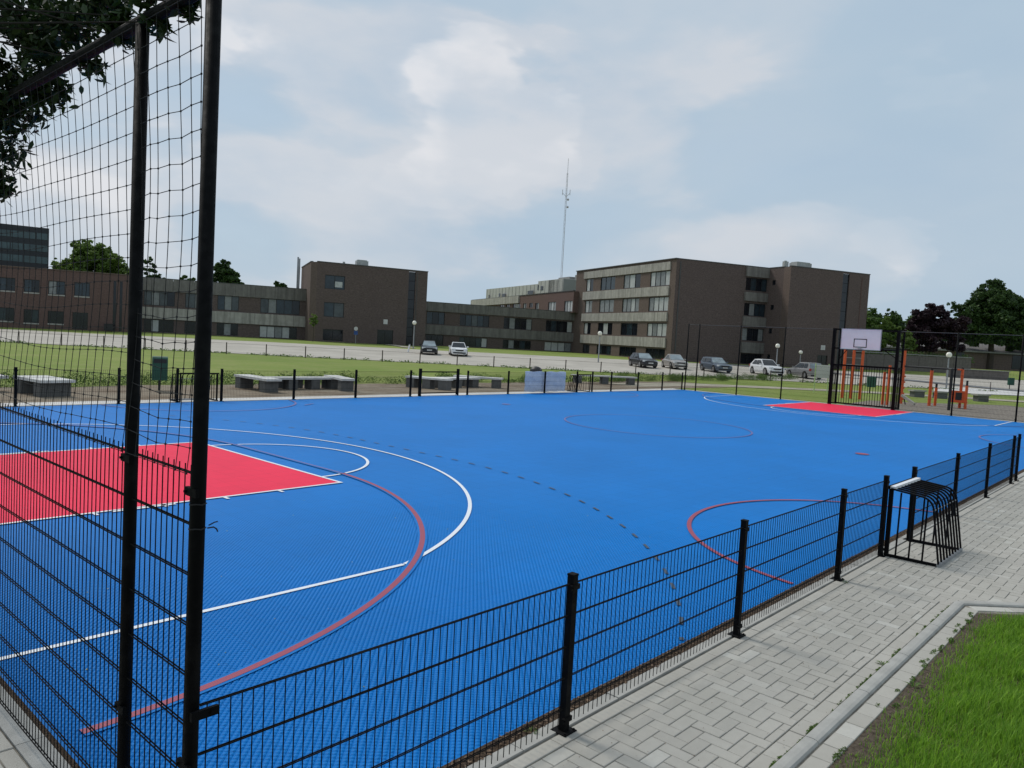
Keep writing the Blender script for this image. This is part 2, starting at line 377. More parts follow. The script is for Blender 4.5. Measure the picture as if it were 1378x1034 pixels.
def road_pt(Q, s, dz=0.0):
    x = Q * NQ[0] + s * TQ[0]; y = Q * NQ[1] + s * TQ[1]; return (x, y, terr(x, y) + dz)
def rfn(u, v):
    s = -130 + 300 * u; e0 = 52.4 + .25 * math.sin(s * .7) + .15 * math.sin(s * 2.1); e1 = 80.4 + .2 * math.sin(s * .5)
    return road_pt(e0 + (e1 - e0) * v, s, .0)
sheet('parking_road', 'parking_gravel', 200, 14, rfn)
# brown gravel strip with benches, pale paved edging by the far fence
sheet('gravel_strip', 'brown_gravel', 90, 6, lambda u, v: (-30 + 76 * u, 10.95 + v * (5.1 + .25 * math.sin(u * 90) + .2 * math.sin(u * 37)), -.012))
sheet('edge_paving', 'slab_pale', 40, 2, lambda u, v: (-6 + 43.4 * u, 10.16 + v * .8, -.006))
MAT['slab_pale'].node_tree.nodes['Principled BSDF'].inputs['Roughness'].default_value = .9
# beige path and slabs beyond the right end fence
def ribbon(name, mat, pts, w, dz, n=8, parent=None):
    P_ = [Vector((x, y)) for x, y in pts]; vs = []; fs = []
    L = []
    for a, b in zip(P_, P_[1:]):
        for k in range(n): L.append(a.lerp(b, k / n))
    L.append(P_[-1])
    for i, q in enumerate(L):
        d = (L[min(i + 1, len(L) - 1)] - L[max(i - 1, 0)]).normalized(); nn = Vector((-d.y, d.x)) * w / 2
        for s_ in (1, -1): vs.append((q.x + nn.x * s_, q.y + nn.y * s_, terr(q.x, q.y) + dz))
    for i in range(len(L) - 1): fs.append((2 * i, 2 * i + 1, 2 * i + 3, 2 * i + 2))
    o = mesh_obj(name, vs, fs, mat, parent); o['kind'] = 'structure'; return o
ribbon('path', 'path_beige', [(36, 13.6), (44, 13.2), (50, 9.6), (56, 4.6), (60, -1), (65, -9)], 2.6, -.004)
ribbon('asphalt_road', 'asphalt', [site(62, 62), site(76, 50), site(90, 40), site(100, 25)], 7.0, .004)
mesh_obj('pale_slab', [(66, 3.6, .01), (77, -4, .01), (92, 2.5, .09), (84, 8, .06)], [(0, 1, 2, 3)], 'slab_pale')['kind'] = 'structure'
mesh_obj('wood_chip_bed', [(37.8, 1.2, -.012), (37.8, -7.6, -.012), (47, -9.5, -.012), (53, -3.6, -.012), (46.5, -.2, -.012), (44, 1.8, -.012)], [(0, 1, 2, 3, 4, 5)], 'chips')['kind'] = 'structure'
ribbon('door_path', 'path_beige', [(64.6, 71.6), (61, 64.8), (58.6, 60.2)], 1.8, .03)

# ------------------------------------------------------------------ sports court
X0, X1, Y0, Y1 = -1.50, 36.74, -9.47, 9.95
mb = MB(); mb.bx(X0, X1, Y0, Y1, -.02, 0)
court = build(mb, 'sports_court', 'court_blue'); court['kind'] = 'structure'
def flat(name, mat, polys, z):
    m = MB()
    for pl in polys: m.add([(x, y, z + .0078) for x, y in pl], [tuple(range(len(pl)))])
    return build(m, name, mat, court)
def strip(pts, w, z):   # ribbon along 2D pts
    P_ = [Vector(p) for p in pts]; out = []
    prev = None
    for i, q in enumerate(P_):
        d = (P_[min(i + 1, len(P_) - 1)] - P_[max(i - 1, 0)]).normalized(); nn = Vector((-d.y, d.x)) * w / 2
        cur = (q + nn, q - nn)
        if prev: out.append([tuple(prev[0]), tuple(prev[1]), tuple(cur[1]), tuple(cur[0])])
        prev = cur
    return out
def arc(c, r, a0, a1, n=48): return [(c[0] + r * math.cos(R(a0 + (a1 - a0) * k / n)), c[1] + r * math.sin(R(a0 + (a1 - a0) * k / n))) for k in range(n + 1)]
def clip_in(pts): return [p for p in pts if X0 + .01 < p[0] < X1 - .01 and Y0 + .02 < p[1] < Y1 - .02]
MID = 17.6
for side in (0, 1):
    mx = (lambda p: p) if side == 0 else (lambda p: (2 * MID - p[0], p[1]))
    M = lambda L: [mx(p) for p in L]
    kl = 4.225
    flat('painted_key', 'court_red', [M([(X0, -2.45), (kl, -2.45), (kl, 2.45), (X0, 2.45)])], .002)
    W_ = .055; m = []
    m += strip(M([(X0, -2.45), (kl + .027, -2.45)]), W_, 0); m += strip(M([(X0, 2.45), (kl + .027, 2.45)]), W_, 0); m += strip(M([(kl, -2.42), (kl, 2.42)]), W_, 0)
    for xx in (.0, .85, 1.7, 2.55) if side == 0 else (.0, 1.7):
        for sg in (-1, 1):
            m += strip(M([(xx + .55, sg * 2.47), (xx + .55, sg * 2.60)]), .05 if xx else .05, 0)
    for sg in (-1, 1): m += strip(M([(.75, sg * 2.50), (1.55, sg * 2.50)]), .09, 0)
    flat('key_outline', 'line_white', m, .0055)
    flat('free_throw_arc', 'line_white', strip(M(arc((kl, 0), 1.9, -90, 90)), W_, 0), .006)
    tp_r, tp_y = 6.78, 6.4; ax = math.degrees(math.asin(tp_y / tp_r))
    m = strip(M([(X0, -tp_y), (math.cos(R(ax)) * tp_r - .02, -tp_y)]), W_, 0) + strip(M(arc((0, 0), tp_r, -ax, ax, 90)), W_, 0) + strip(M([(X0, tp_y), (math.cos(R(ax)) * tp_r, tp_y)]), W_, 0)
    flat('three_point_line', 'line_white', m, .0045)
    # goal area line (red) and dashed nine metre line (black)
    g = clip_in(M(arc((-1.6, -1.5), 6.3, -91, 0, 60) + arc((-1.6, 1.5), 6.3, 0, 90, 60)))
    flat('goal_area_gap', 'court_blue', strip(g, .12, 0), .006)
    if side == 0:
        flat('goal_area_line', 'line_red', strip([p for p in g if p[1] <= -1.7], .062, 0), .008); flat('goal_area_line', 'line_faint_red', strip([p for p in g if p[1] > -1.9 and not (p[0] < 4.4 and abs(p[1]) < 2.5)], .045, 0), .008)
    else: flat('goal_area_line', 'line_faint_red', strip(g, .04, 0), .008)
    out = []; step = math.degrees(.5 / 9.02); dl_ = math.degrees(.19 / 9.02)
    for sg, lim in ((-1, 64), (1, 66)):
        a0 = .8
        while a0 < (lim if sg < 0 else 38):
            sgm = clip_in(M(arc((-1.6, sg * 1.5), 9.02, sg * a0, sg * (a0 + dl_), 3)))
            if len(sgm) > 1: out += strip(sgm, .038, 0)
            a0 += step
    for yy in (-1.25, -.75, -.25, .25, .75, 1.25): out += strip(M([(7.42, yy - .09), (7.42, yy + .09)]), .038, 0)
    flat('dashed_line', 'line_black', out, .0045)
flat('centre_circle', 'line_faint_red', strip(arc((17.7, 0), 2.85, 0, 360, 96), .05, 0), .005)
for cx_, cy_, mt, sgn in ((7.95, -9.95, 'line_red', 1), (27.25, -9.95, 'line_faint_red', 1), (7.95, 10.35, 'line_faint_red', -1), (27.25, 10.35, 'line_faint_red', -1)):
    a = clip_in(arc((cx_, cy_), 2.95, 0 if sgn > 0 else 180, 180 if sgn > 0 else 360, 70))
    flat('goal_semicircle', mt, strip(a, .06, 0), .0055)
for cx_, cy_ in ((17.43, -6.21), (17.84, 6.49)):
    flat('centre_mark', 'line_faint_red' if cy_ > 0 else 'line_red', [arc((cx_, cy_), .17, 0, 330, 11)], .006)
flat('sideline_mark', 'line_faint_red', strip([(10.4, 8.2), (10.95, 8.55)], .06, 0), .007)

# raised studs of the click tiles, real relief over the near part of the court (beyond that they are far below a pixel)
rs = np.random.RandomState(17); g_ = .024; w_ = []
Tn = .3055; nu_ = 12; g_ = Tn / nu_
for ti in range(int(13 / Tn) + 4):
    for tj in range(int(14 / Tn)):
        tx, ty = X0 + ti * Tn, Y0 + tj * Tn; d_ = math.hypot(tx + .15 - CX, ty + .15 - CY)
        if d_ > 12.6 or (-2.5 < ty + .15 < 2.5 and tx + .15 < 4.3): continue
        w_.append((tx, ty))
w_ = np.array(w_); ii, jj = np.meshgrid(np.arange(nu_), np.arange(nu_)); keep = ((ii + jj) % 2 == 0).ravel(); ii = ii.ravel()[keep]; jj = jj.ravel()[keep]
cx_ = (w_[:, 0:1] + (ii + .5) * g_).ravel(); cy_ = (w_[:, 1:2] + (jj + .5) * g_).ravel(); n = len(cx_)
fd = np.clip((np.hypot(cx_ - CX, cy_ - CY) - 6.5) / 6.0, 0, 1); ht = .0072 * (1 - fd) ** 1.3 + .0003; a_o, a_i = g_ * .88, g_ * .60
off = [(1, 0), (0, 1), (-1, 0), (0, -1)]
V = np.zeros((n, 8, 3))
for k, (ox, oy) in enumerate(off):
    V[:, k] = np.stack([cx_ + ox * a_o, cy_ + oy * a_o, np.full(n, -.0005)], 1); V[:, 4 + k] = np.stack([cx_ + ox * a_i, cy_ + oy * a_i, ht], 1)
ok = (np.abs(cx_ - X0) > g_) & (cy_ - Y0 > g_); V = V[ok]; n = len(V)
F_q = [(4, 5, 6, 7), (0, 1, 5, 4), (1, 2, 6, 5), (2, 3, 7, 6), (3, 0, 4, 7)]
me = bpy.data.meshes.new('tile_studs'); me.vertices.add(n * 8); me.vertices.foreach_set('co', V.ravel()); b8 = (np.arange(n) * 8)[:, None]
lp = (b8 + np.array(F_q).ravel()[None, :]).ravel(); me.loops.add(n * 20); me.loops.foreach_set('vertex_index', lp.astype(np.int32)); me.polygons.add(n * 5)
me.polygons.foreach_set('loop_start', (np.arange(n * 5) * 4).astype(np.int32)); me.update(calc_edges=True); me.materials.append(MAT['court_blue'])
st_ = bpy.data.objects.new('tile_studs', me); COL.objects.link(st_); st_.parent = court; st_['kind'] = 'stuff'

# ------------------------------------------------------------------ kerbs and soil strips around the court
kerb = tag(bpy.data.objects.new('court_kerb', None), kind='structure'); COL.objects.link(kerb)
mb = MB(); mb.bx(-.497, .497, -.05, .05, -.12, .008); k0 = mesh_obj('kerb_stone', mb.v, mb.f, 'kerb', kerb, (-1.08, -9.617, 0))
x = -.08
while x < 37.2: inst(k0, kerb, (x, -9.617, rnd.uniform(-.003, .003))); x += 1.0
mb = MB(); mb.bx(-.497, .497, -.075, .075, -.12, .004); k1 = mesh_obj('kerb_stone', mb.v, mb.f, 'kerb', kerb, (-1.612, -9.19, 0)); k1.rotation_euler = (0, 0, R(90))
y = -9.05
while y < 10.2: inst(k1, kerb, (-1.612, y + .86, 0), (0, 0, R(90))); inst(k0, kerb, (36.93, y, rnd.uniform(-.003, .003)), (0, 0, R(90))); y += 1.0
x = -1.1
while x < 37.2: inst(k0, kerb, (x, 10.05, rnd.uniform(-.003, .003))); x += 1.0
mesh_obj('debris_strip', [(-1.62, -9.565, .001), (37, -9.565, .001), (37, -9.46, .001), (-1.62, -9.46, .001), (-1.5, -9.46, .001), (-1.5, 10, .001), (-1.535, 10, .001), (-1.535, -9.46, .001)], [(0, 1, 2, 3), (4, 5, 6, 7)], 'debris')['kind'] = 'structure'
mesh_obj('end_strip', [(36.74, -9.5, -.004), (37.4, -9.5, -.004), (37.4, 10.1, -.004), (36.74, 10.1, -.004)], [(0, 1, 2, 3)], 'slab_pale')['kind'] = 'structure'
# leaf litter: small flakes in the strip beside the kerb
def flakes(name, n, fn, size, mat, label, cat):
    rs = np.random.RandomState(n); V = []; Fc = []
    for i in range(n):
        x, y = fn(rs); a = rs.rand() * 6.28; s_ = size * rs.uniform(.5, 1.3); o = len(V); tz = rs.uniform(-.4, .4)
        for du, dv in ((-1, 0), (0, -.45), (1, 0), (0, .45)):
            V.append((x + s_ * (du * math.cos(a) - dv * math.sin(a)), y + s_ * (du * math.sin(a) + dv * math.cos(a)), .006 + abs(du * tz) * s_ + rs.rand() * .004))
        Fc.append((o, o + 1, o + 2, o + 3))
    return tag(mesh_obj(name, V, Fc, mat), label, cat, kind='stuff')
flakes('leaf_litter', 2600, lambda r: (-1.5 + 20 * r.rand() ** 1.3, -9.52 + r.uniform(-.045, .05) * (1 + .3 * r.rand())), .014, 'leaf_litter', 'dry brown leaf litter lying along the court side kerb', 'leaf litter')
flakes('court_specks', 170, lambda r: (-1.3 + 20 * r.rand() ** 1.5, -9.3 + 14 * r.rand()), .012, 'grass_dry', 'scattered pale specks and leaf bits on the blue court', 'leaf bits')
flakes('grit', 500, lambda r: (-1.5 + 22 * r.rand(), -9.8 - 1.0 * r.rand()), .006, 'leaf_litter', 'small dark crumbs of grit scattered over the grey pavers', 'grit')

# ------------------------------------------------------------------ paving (herringbone blocks)
pav = tag(bpy.data.objects.new('block_paving', None), kind='structure'); COL.objects.link(pav)
mesh_obj('joint_bed', [(-6, -11.2, -.008), (-1.69, -11.2, -.008), (-1.69, 4, -.008), (-6, 4, -.008)], [(0, 1, 2, 3)], 'joint_sand', pav)
mesh_obj('joint_bed', [(-1.69, -11.05, -.008), (5.7, -11.05, -.008), (9.5, -14.8, -.008), (60, -14.8, -.008), (60, -9.67, -.008), (-1.69, -9.67, -.008)], [(0, 1, 2, 3, 4, 5)], 'joint_sand', pav)
def paver_verts(cx, cy, lx, ly, rz=0.0, dz=0.0, tilt=(0, 0)):
    g, ch = .0022, .0035; cs, sn = math.cos(rz), math.sin(rz); vs = []
    for (hx, hy, z) in ((lx / 2 - g, ly / 2 - g, -.03), (lx / 2 - g, ly / 2 - g, -ch), (lx / 2 - g - ch, ly / 2 - g - ch, 0)):
        for sx, sy in ((-1, -1), (1, -1), (1, 1), (-1, 1)):
            a, b = sx * hx, sy * hy; vs.append((cx + a * cs - b * sn, cy + a * sn + b * cs, z + dz + tilt[0] * a + tilt[1] * b))
    fs = [(8, 9, 10, 11)]
    for k in range(4):
        k2 = (k + 1) % 4; fs += [(k, k2, 4 + k2, 4 + k), (4 + k, 4 + k2, 8 + k2, 8 + k)]
    return vs, fs
pieces = []      # (cx, cy, lx, ly, rz)
U = .1025
def low_edge(x):    # southern limit of the block field
    if x < 5.83: return -10.668
    return max(-10.668 - (x - 5.83), -12.5 + .146 * (x + 3) - 1.6)
for i in range(-8, 240):
    for j in range(-42, 3):
        k = (i - j) % 4; x = -1.2 + i * U; y = -9.79 + j * U - U
        if k == 0: cx_, cy_, lx, ly = x + U, y + U / 2, 2 * U, U
        elif k == 3: cx_, cy_, lx, ly = x + U / 2, y + U, U, 2 * U
        else: continue
        # clip to field; cut blocks at the edges
        x0, x1, y0, y1 = cx_ - lx / 2, cx_ + lx / 2, cy_ - ly / 2, cy_ + ly / 2
        lo = low_edge(cx_); y1 = min(y1, -9.79); y0 = max(y0, lo)
        if y1 - y0 < .025 or x0 < -1.7: continue
        pieces.append(((x0 + x1) / 2, (y0 + y1) / 2, x1 - x0, y1 - y0, 0.0))
for i in range(-14, 1):
    for j in range(0, 42):
        k = (i - j) % 4; x = -1.79 + i * U; y = -10.0 + j * U
        if k == 0: x0, x1, y0, y1 = x, x + 2 * U, y, y + U
        elif k == 3: x0, x1, y0, y1 = x, x + U, y, y + 2 * U
        else: continue
        x1 = min(x1, -1.79)
        if x1 - x0 > .03: pieces.append(((x0 + x1) / 2, (y0 + y1) / 2, x1 - x0, y1 - y0, 0.0))
# straight border rows: long edging by the fence, header row, outer row; both turn 45 degrees at the corner
x = -1.55
while x < 22: pieces.append((x, -9.735, .4, .10, 0.0)); x += .4
y = -9.5
while y < -4: pieces.append((-1.74, y, .09, .4, 0.0)); y += .4
def row(off, w, step, a=(-3.0, -10.83), c=(5.86, -10.83), e=(8.1, -13.07)):
    d1 = Vector((1, 0)); d2 = (Vector(e) - Vector(c)).normalized(); n1 = Vector((0, 1)); n2 = Vector((-d2.y, d2.x))
    bis = (n1 + n2).normalized(); corner = Vector(c) + bis * (off / bis.dot(n1))
    x = corner.x - step / 2
    while x > -3: pieces.append((x, -10.83 + off, step, w, 0.0)); x -= step
    s_ = step / 2
    while s_ < 3.0: q = corner + d2 * s_; pieces.append((q.x, q.y, step, w, math.atan2(d2.y, d2.x))); s_ += step
row(.106, .105, .105 * 2); row(-.125, .13, .205)
camv = Vector((CX, CY))
pieces.sort(key=lambda p: (Vector((p[0], p[1])) - camv).length if p[0] > -.3 else 99 + abs(p[0]))
shared = {}
rest = MB()
for n_, (cx_, cy_, lx, ly, rz) in enumerate(pieces):
    dz = rnd.gauss(0, .0012); tl = (rnd.gauss(0, .008), rnd.gauss(0, .008))
    if n_ < 298:
        key = (round(lx, 3), round(ly, 3))
        if key not in shared:
            v, f = paver_verts(0, 0, lx, ly); shared[key] = mesh_obj('paver', v, f, 'paver', pav, (cx_, cy_, dz)); o = shared[key]
        else: o = inst(shared[key], pav, (cx_, cy_, dz))
        o.rotation_euler = (tl[1], -tl[0], rz)
    else:
        v, f = paver_verts(cx_, cy_, lx, ly, rz, dz, tl); rest.add([(a, b, c_) for a, b, c_ in v], f)
tag(build(rest, 'paver', 'paver', pav), kind='stuff')
# rounded kerb between path and grass
kb = tag(bpy.data.objects.new('rounded_kerb', None), kind='structure'); COL.objects.link(kb)
def kerb_piece(a, b):
    a, b = Vector(a), Vector(b); d = (b - a).normalized(); n_ = Vector((-d.y, d.x)); prof = [(.048, -.02), (.046, .010), (.038, .019), (.014, .021), (-.014, .021), (-.038, .015), (-.048, .002), (-.048, -.02)]
    vs = []; a = a + d * .003; b = b - d * .003
    for q in (a, b):
        for o_, z in prof: vs.append((q.x + n_.x * o_, q.y + n_.y * o_, z))
    n = len(prof); fs = [(i, i + 1, n + i + 1, n + i) for i in range(n - 1)] + [tuple(range(n))[::-1], tuple(range(n, 2 * n))]
    mesh_obj('kerb_stone', vs, fs, 'kerb', kb)
x = 5.88
while x > -3: kerb_piece((x - 1.0, -10.83), (x, -10.83)); x -= 1.0
for k in range(3): kerb_piece((5.88 + k * .72, -10.83 - k * .72), (5.88 + (k + 1) * .72, -10.83 - (k + 1) * .72))
MAT['kerb']

rs = np.random.RandomState(2); mc = []; mr = []
for _ in range(70): mc.append((rs.uniform(1.0, 5.8), -10.775 + rs.normal() * .006, .004)); mr.append((rs.uniform(.02, .07), .009, .007))
for _ in range(25): mc.append((rs.uniform(1.0, 5.6), -11.0 + rs.normal() * .02, .0)); mr.append((rs.uniform(.03, .09), .02, .014))
MOSS = (mc, mr)
# soil and grass patch by the viewer
soil_poly = [(-6, -11.02), (5.70, -11.02), (9.2, -14.5), (9.2, -18), (-6, -18)]
mb = MB(); mb.add([(x, y, -.006) for x, y in soil_poly], [(0, 1, 2, 3, 4)]); build(mb, 'soil_bed', 'soil')['kind'] = 'structure'
def edge_dist(x, y):   # metres inside the grass plot, measured from the paving
    return min(-11.03 - y, (5.70 - 11.03 - (x + y)) * .7071)
def blades(name, n, region, hmin, hmax, w, mat, label, cat, dens=None, seed=3, lean=.45):
    rs = np.random.RandomState(seed); xs = rs.uniform(region[0], region[1], n); ys = rs.uniform(region[2], region[3], n)
    ed = np.minimum(-11.03 - ys, (5.70 - 11.03 - (xs + ys)) * .7071)
    cl_ = np.sin(xs * 5.1 + 1.3 * np.sin(ys * 4.3)) * np.sin(ys * 6.7 + 1.1 * np.sin(xs * 3.9)) * .5 + .5
    cl2 = np.sin(xs * 17 + ys * 9) * np.sin(ys * 15 - xs * 7) * .5 + .5
    prob = np.clip((ed - .02) / .28, 0, 1) ** 1.3 * (.45 + .55 * cl2) + .04 * (ed > 0)
    keep = (rs.rand(n) < prob) & (ed > -.01); xs, ys, ed, cl_, cl2 = xs[keep], ys[keep], ed[keep], cl_[keep], cl2[keep]; n = len(xs)
    h = rs.uniform(hmin, hmax, n) * (.55 + .6 * cl_) * np.clip(.45 + ed * 1.4, .45, 1); a = rs.uniform(0, 2 * np.pi, n); ln = rs.uniform(.1, lean * 2, n) * h
    dx, dy = np.cos(a), np.sin(a); ww = w * rs.uniform(.7, 1.5, n); px, py = -dy * ww / 2, dx * ww / 2
    V = np.zeros((n, 5, 3)); z0 = -.008
    V[:, 0] = np.stack([xs - px, ys - py, np.full(n, z0)], 1); V[:, 1] = np.stack([xs + px, ys + py, np.full(n, z0)], 1)
    mx_, my_ = xs + dx * ln * .35, ys + dy * ln * .35
    V[:, 2] = np.stack([mx_ + px * .8, my_ + py * .8, z0 + h * .62], 1); V[:, 3] = np.stack([mx_ - px * .8, my_ - py * .8, z0 + h * .62], 1)
    V[:, 4] = np.stack([xs + dx * ln, ys + dy * ln, z0 + h], 1)
    me = bpy.data.meshes.new(name); me.vertices.add(n * 5); me.vertices.foreach_set('co', V.ravel())
    base = np.arange(n) * 5
    loops = np.stack([base, base + 1, base + 2, base + 3, base + 3, base + 2, base + 4], 1).ravel()
    me.loops.add(n * 7); me.loops.foreach_set('vertex_index', loops.astype(np.int32)); me.polygons.add(n * 2)
    st = np.stack([np.arange(n) * 7, np.arange(n) * 7 + 4], 1).ravel(); me.polygons.foreach_set('loop_start', st.astype(np.int32))
    me.update(calc_edges=True); me.validate(); me.materials.append(MAT[mat]); o = bpy.data.objects.new(name, me); COL.objects.link(o)
    return tag(o, label, cat, kind='stuff')
blades('grass', 190000, (1.2, 8.2, -13.6, -11.03), .05, .135, .0042, 'grass_blade', 'lush green grass growing beside the rounded kerb', 'grass', seed=3)
blades('dry_grass', 24000, (1.2, 8.2, -13.4, -11.03), .03, .085, .003, 'grass_dry', 'pale dry grass stalks scattered through the green grass', 'dry grass', seed=9)
# broad leaved weeds (plantain, clover) rooted at kerb joints and the soil edge
def weed(x, y, z, s_, n, seed):
    rs = random.Random(seed); m = MB()
    for k in range(n):
        a = rs.uniform(0, 6.28); L_ = s_ * rs.uniform(.6, 1.2); w = L_ * .22; el = rs.uniform(.2, .9)
        d = Vector((math.cos(a), math.sin(a), 0)); p_ = Vector((-d.y, d.x, 0)); o = Vector((x, y, z)) + d * rs.uniform(0, .3) * s_
        pts = [o, o + d * L_ * .5 * math.cos(el) + p_ * w / 2 + Vector((0, 0, L_ * .5 * math.sin(el))), o + d * L_ * math.cos(el * .6) + Vector((0, 0, L_ * .6 * math.sin(el))), o + d * L_ * .5 * math.cos(el) - p_ * w / 2 + Vector((0, 0, L_ * .5 * math.sin(el)))]
        m.add(pts, [(0, 1, 2, 3)])
    return m
wspots = [(3.55, -10.77, .05, 16, 'small weed rooted in the joint beside the rounded kerb, the leafiest of them'), (3.9, -10.775, .035, 9, 'small weed in the kerb joint, just beyond the leafiest one'),
          (4.45, -10.775, .03, 7, 'tiny weed in the kerb joint, third along from the viewer'), (5.2, -10.775, .03, 7, 'tiny weed in the kerb joint, nearest the kerb corner'), (3.3, -11.06, .07, 14, 'leafy weed standing on the bare soil against the outer paver row'),
          (5.1, -11.10, .05, 12, 'low weed on the soil edge near the kerb corner'), (0.62, -9.56, .05, 10, 'bright green weed at the foot of the nearest low fence post'), (5.62, -9.78, .05, 10, 'small weed beside the third low fence post base')]
for i, (x, y, s_, n, lab) in enumerate(wspots): tag(build(weed(x, y, 0, s_, n, i), 'weed', 'weed'), lab, 'weed')

# ------------------------------------------------------------------ mesh fences
def rods_panel(L, H, z0=.04, spike=.0, r=.0022, pitch=.05, hz=.2, double=True, vert_r=.0019):
    """double-rod mesh panel along +x from 0 to L"""
    m = MB(); n = int(round(L / pitch)); off = (L - (n - 1) * pitch) / 2
    for i in range(n):
        x = off + i * pitch; m.bx(x - vert_r, x + vert_r, -vert_r, vert_r, z0, H + spike)
    z = H
    while z > z0 - .01:
        for s_ in ((-1, 1) if double else (1,)): m.bx(0, L, s_ * .006 - r, s_ * .006 + r, z - r * 1.1, z + r * 1.1)
        z -= hz
    return m
def post_mesh(h, w=.06, d=.04, plate=True):
    m = MB(); m.bx(-w / 2, w / 2, -d / 2, d / 2, 0, h); m.bx(-w / 2 - .002, w / 2 + .002, -d / 2 - .002, d / 2 + .002, h, h + .012)
    return m
cl_mb = MB(); cl_mb.bx(-.045, .045, -.008, .008, -.016, .016); cl_mb.tube([(-.03, -.008, 0), (-.03, -.018, 0)], .006, 6)
plate_mb = MB(); plate_mb.bx(-.06, .06, -.06, .06, .0, .008); plate_mb.tube([(.045, -.045, .008), (.045, -.045, .018)], .008, 6); plate_mb.tube([(-.045, -.045, .008), (-.045, -.045, .018)], .008, 6)
class Fence:
    def __init__(s, name, label, loc, rz): s.t = thing(name, label, 'fence', loc, R(rz)); s.P = {}; s.post0 = {}
    def post(s, x, h=1.0, w=.06, d=.05, plate=True, clamps=(.93, .08), rnd_=False):
        key = (h, w, rnd_)
        if key not in s.post0:
            m = MB()
            if rnd_: m.tube([(0, 0, 0), (0, 0, h)], w / 2, 16); 
            else: m = post_mesh(h, w, d)
            o = mesh_obj('post', m.v, m.f, 'black_steel', s.t, (x, 0, 0), smooth=False)
            if rnd_:
                for p_ in o.data.polygons: p_.use_smooth = len(p_.vertices) == 4
            if plate: mesh_obj('base_plate', plate_mb.v, plate_mb.f, 'black_steel', o)
            for z in clamps: mesh_obj('clamp', cl_mb.v, cl_mb.f, 'black_steel', o, (0, -.02, z))
            s.post0[key] = o; return o
        c = copy_tree(s.post0[key], s.t); c.location = (x, 0, 0); return c
    def panel(s, x0, x1, H, **k):
        L = round(x1 - x0 - .06, 3); key = (L, H)
        if key not in s.P:
            m = rods_panel(L, H, **k); s.P[key] = mesh_obj('mesh_panel', m.v, m.f, 'black_steel', s.t, (x0 + .03, 0, 0)); return s.P[key]
        return inst(s.P[key], s.t, (x0 + .03, 0, 0))
# near low fence along y = -9.68, x from the tall corner post
nf = Fence('mesh_fence', 'low black mesh fence beside the block path, nearest the viewer, with side goal opening', (0, -9.68, 0), 0)
A1 = [.79, 3.2, 5.65, 7.16]
for x in A1: nf.post(x, 1.0, w=.07 if x == 7.16 else .048, d=.048)
nf.panel(-1.635, .79, .95)
for a, b in zip(A1, A1[1:]): nf.panel(a, b, .95)
A2 = [8.41, 10.9, 13.37, 15.83, 16.42]
for x in A2: nf.post(x, 1.0, w=.07 if x in (8.41,) else .048, d=.048)
for a, b in zip(A2, A2[1:]): nf.panel(a, b, .95)
A3 = [18.6, 19.3, 21.8, 24.3, 26.1]
for x in A3: nf.post(x, 1.0)
for a, b in zip(A3, A3[1:]): nf.panel(a, b, .95)
A4 = [27.9, 29.6, 32.1, 34.6]
for x in A4: nf.post(x, 1.0)
for a, b in zip(A4, A4[1:]): nf.panel(a, b, .95)
nf.panel(34.6, 36.8, .95)
# far low fence along y = 10.05
ff = Fence('mesh_fence', 'low black mesh fence on the far long side of the blue court', (0, 10.03, 0), 0)
F1 = [-1.6, .55, 3.05, 5.57, 7.22]; F2 = [8.6, 11.15, 13.67, 16.23]; F3 = [19.3, 21.8, 24.3, 26.74]; F4 = [28.0, 29.65, 32.15, 34.65, 36.85]
for Fs in (F1, F2, F3, F4):
    for x in Fs: ff.post(x, 1.0, w=.06, d=.06)
    for a, b in zip(Fs, Fs[1:]): ff.panel(a, b, .95)
# gate in the far fence: taller posts, top rail, bottom rail, white sill
gt = thing('gate_frame', 'open black gate frame between taller posts in the far low fence', 'gate', (16.7, 10.03, 0))
for x in (0, 2.02): m = MB(); m.bx(x - .045, x + .045, -.045, .045, 0, 1.08); mesh_obj('post', m.v, m.f, 'black_steel', gt)
m = MB(); m.bx(.045, 1.975, -.02, .02, .93, .975); mesh_obj('top_rail', m.v, m.f, 'black_steel', gt)
m = MB(); m.bx(.045, 1.975, -.02, .02, .10, .14); mesh_obj('bottom_rail', m.v, m.f, 'black_steel', gt)
m = MB(); m.bx(.05, 1.97, -.06, .02, 0, .03); mesh_obj('sill', m.v, m.f, 'white_paint', gt)

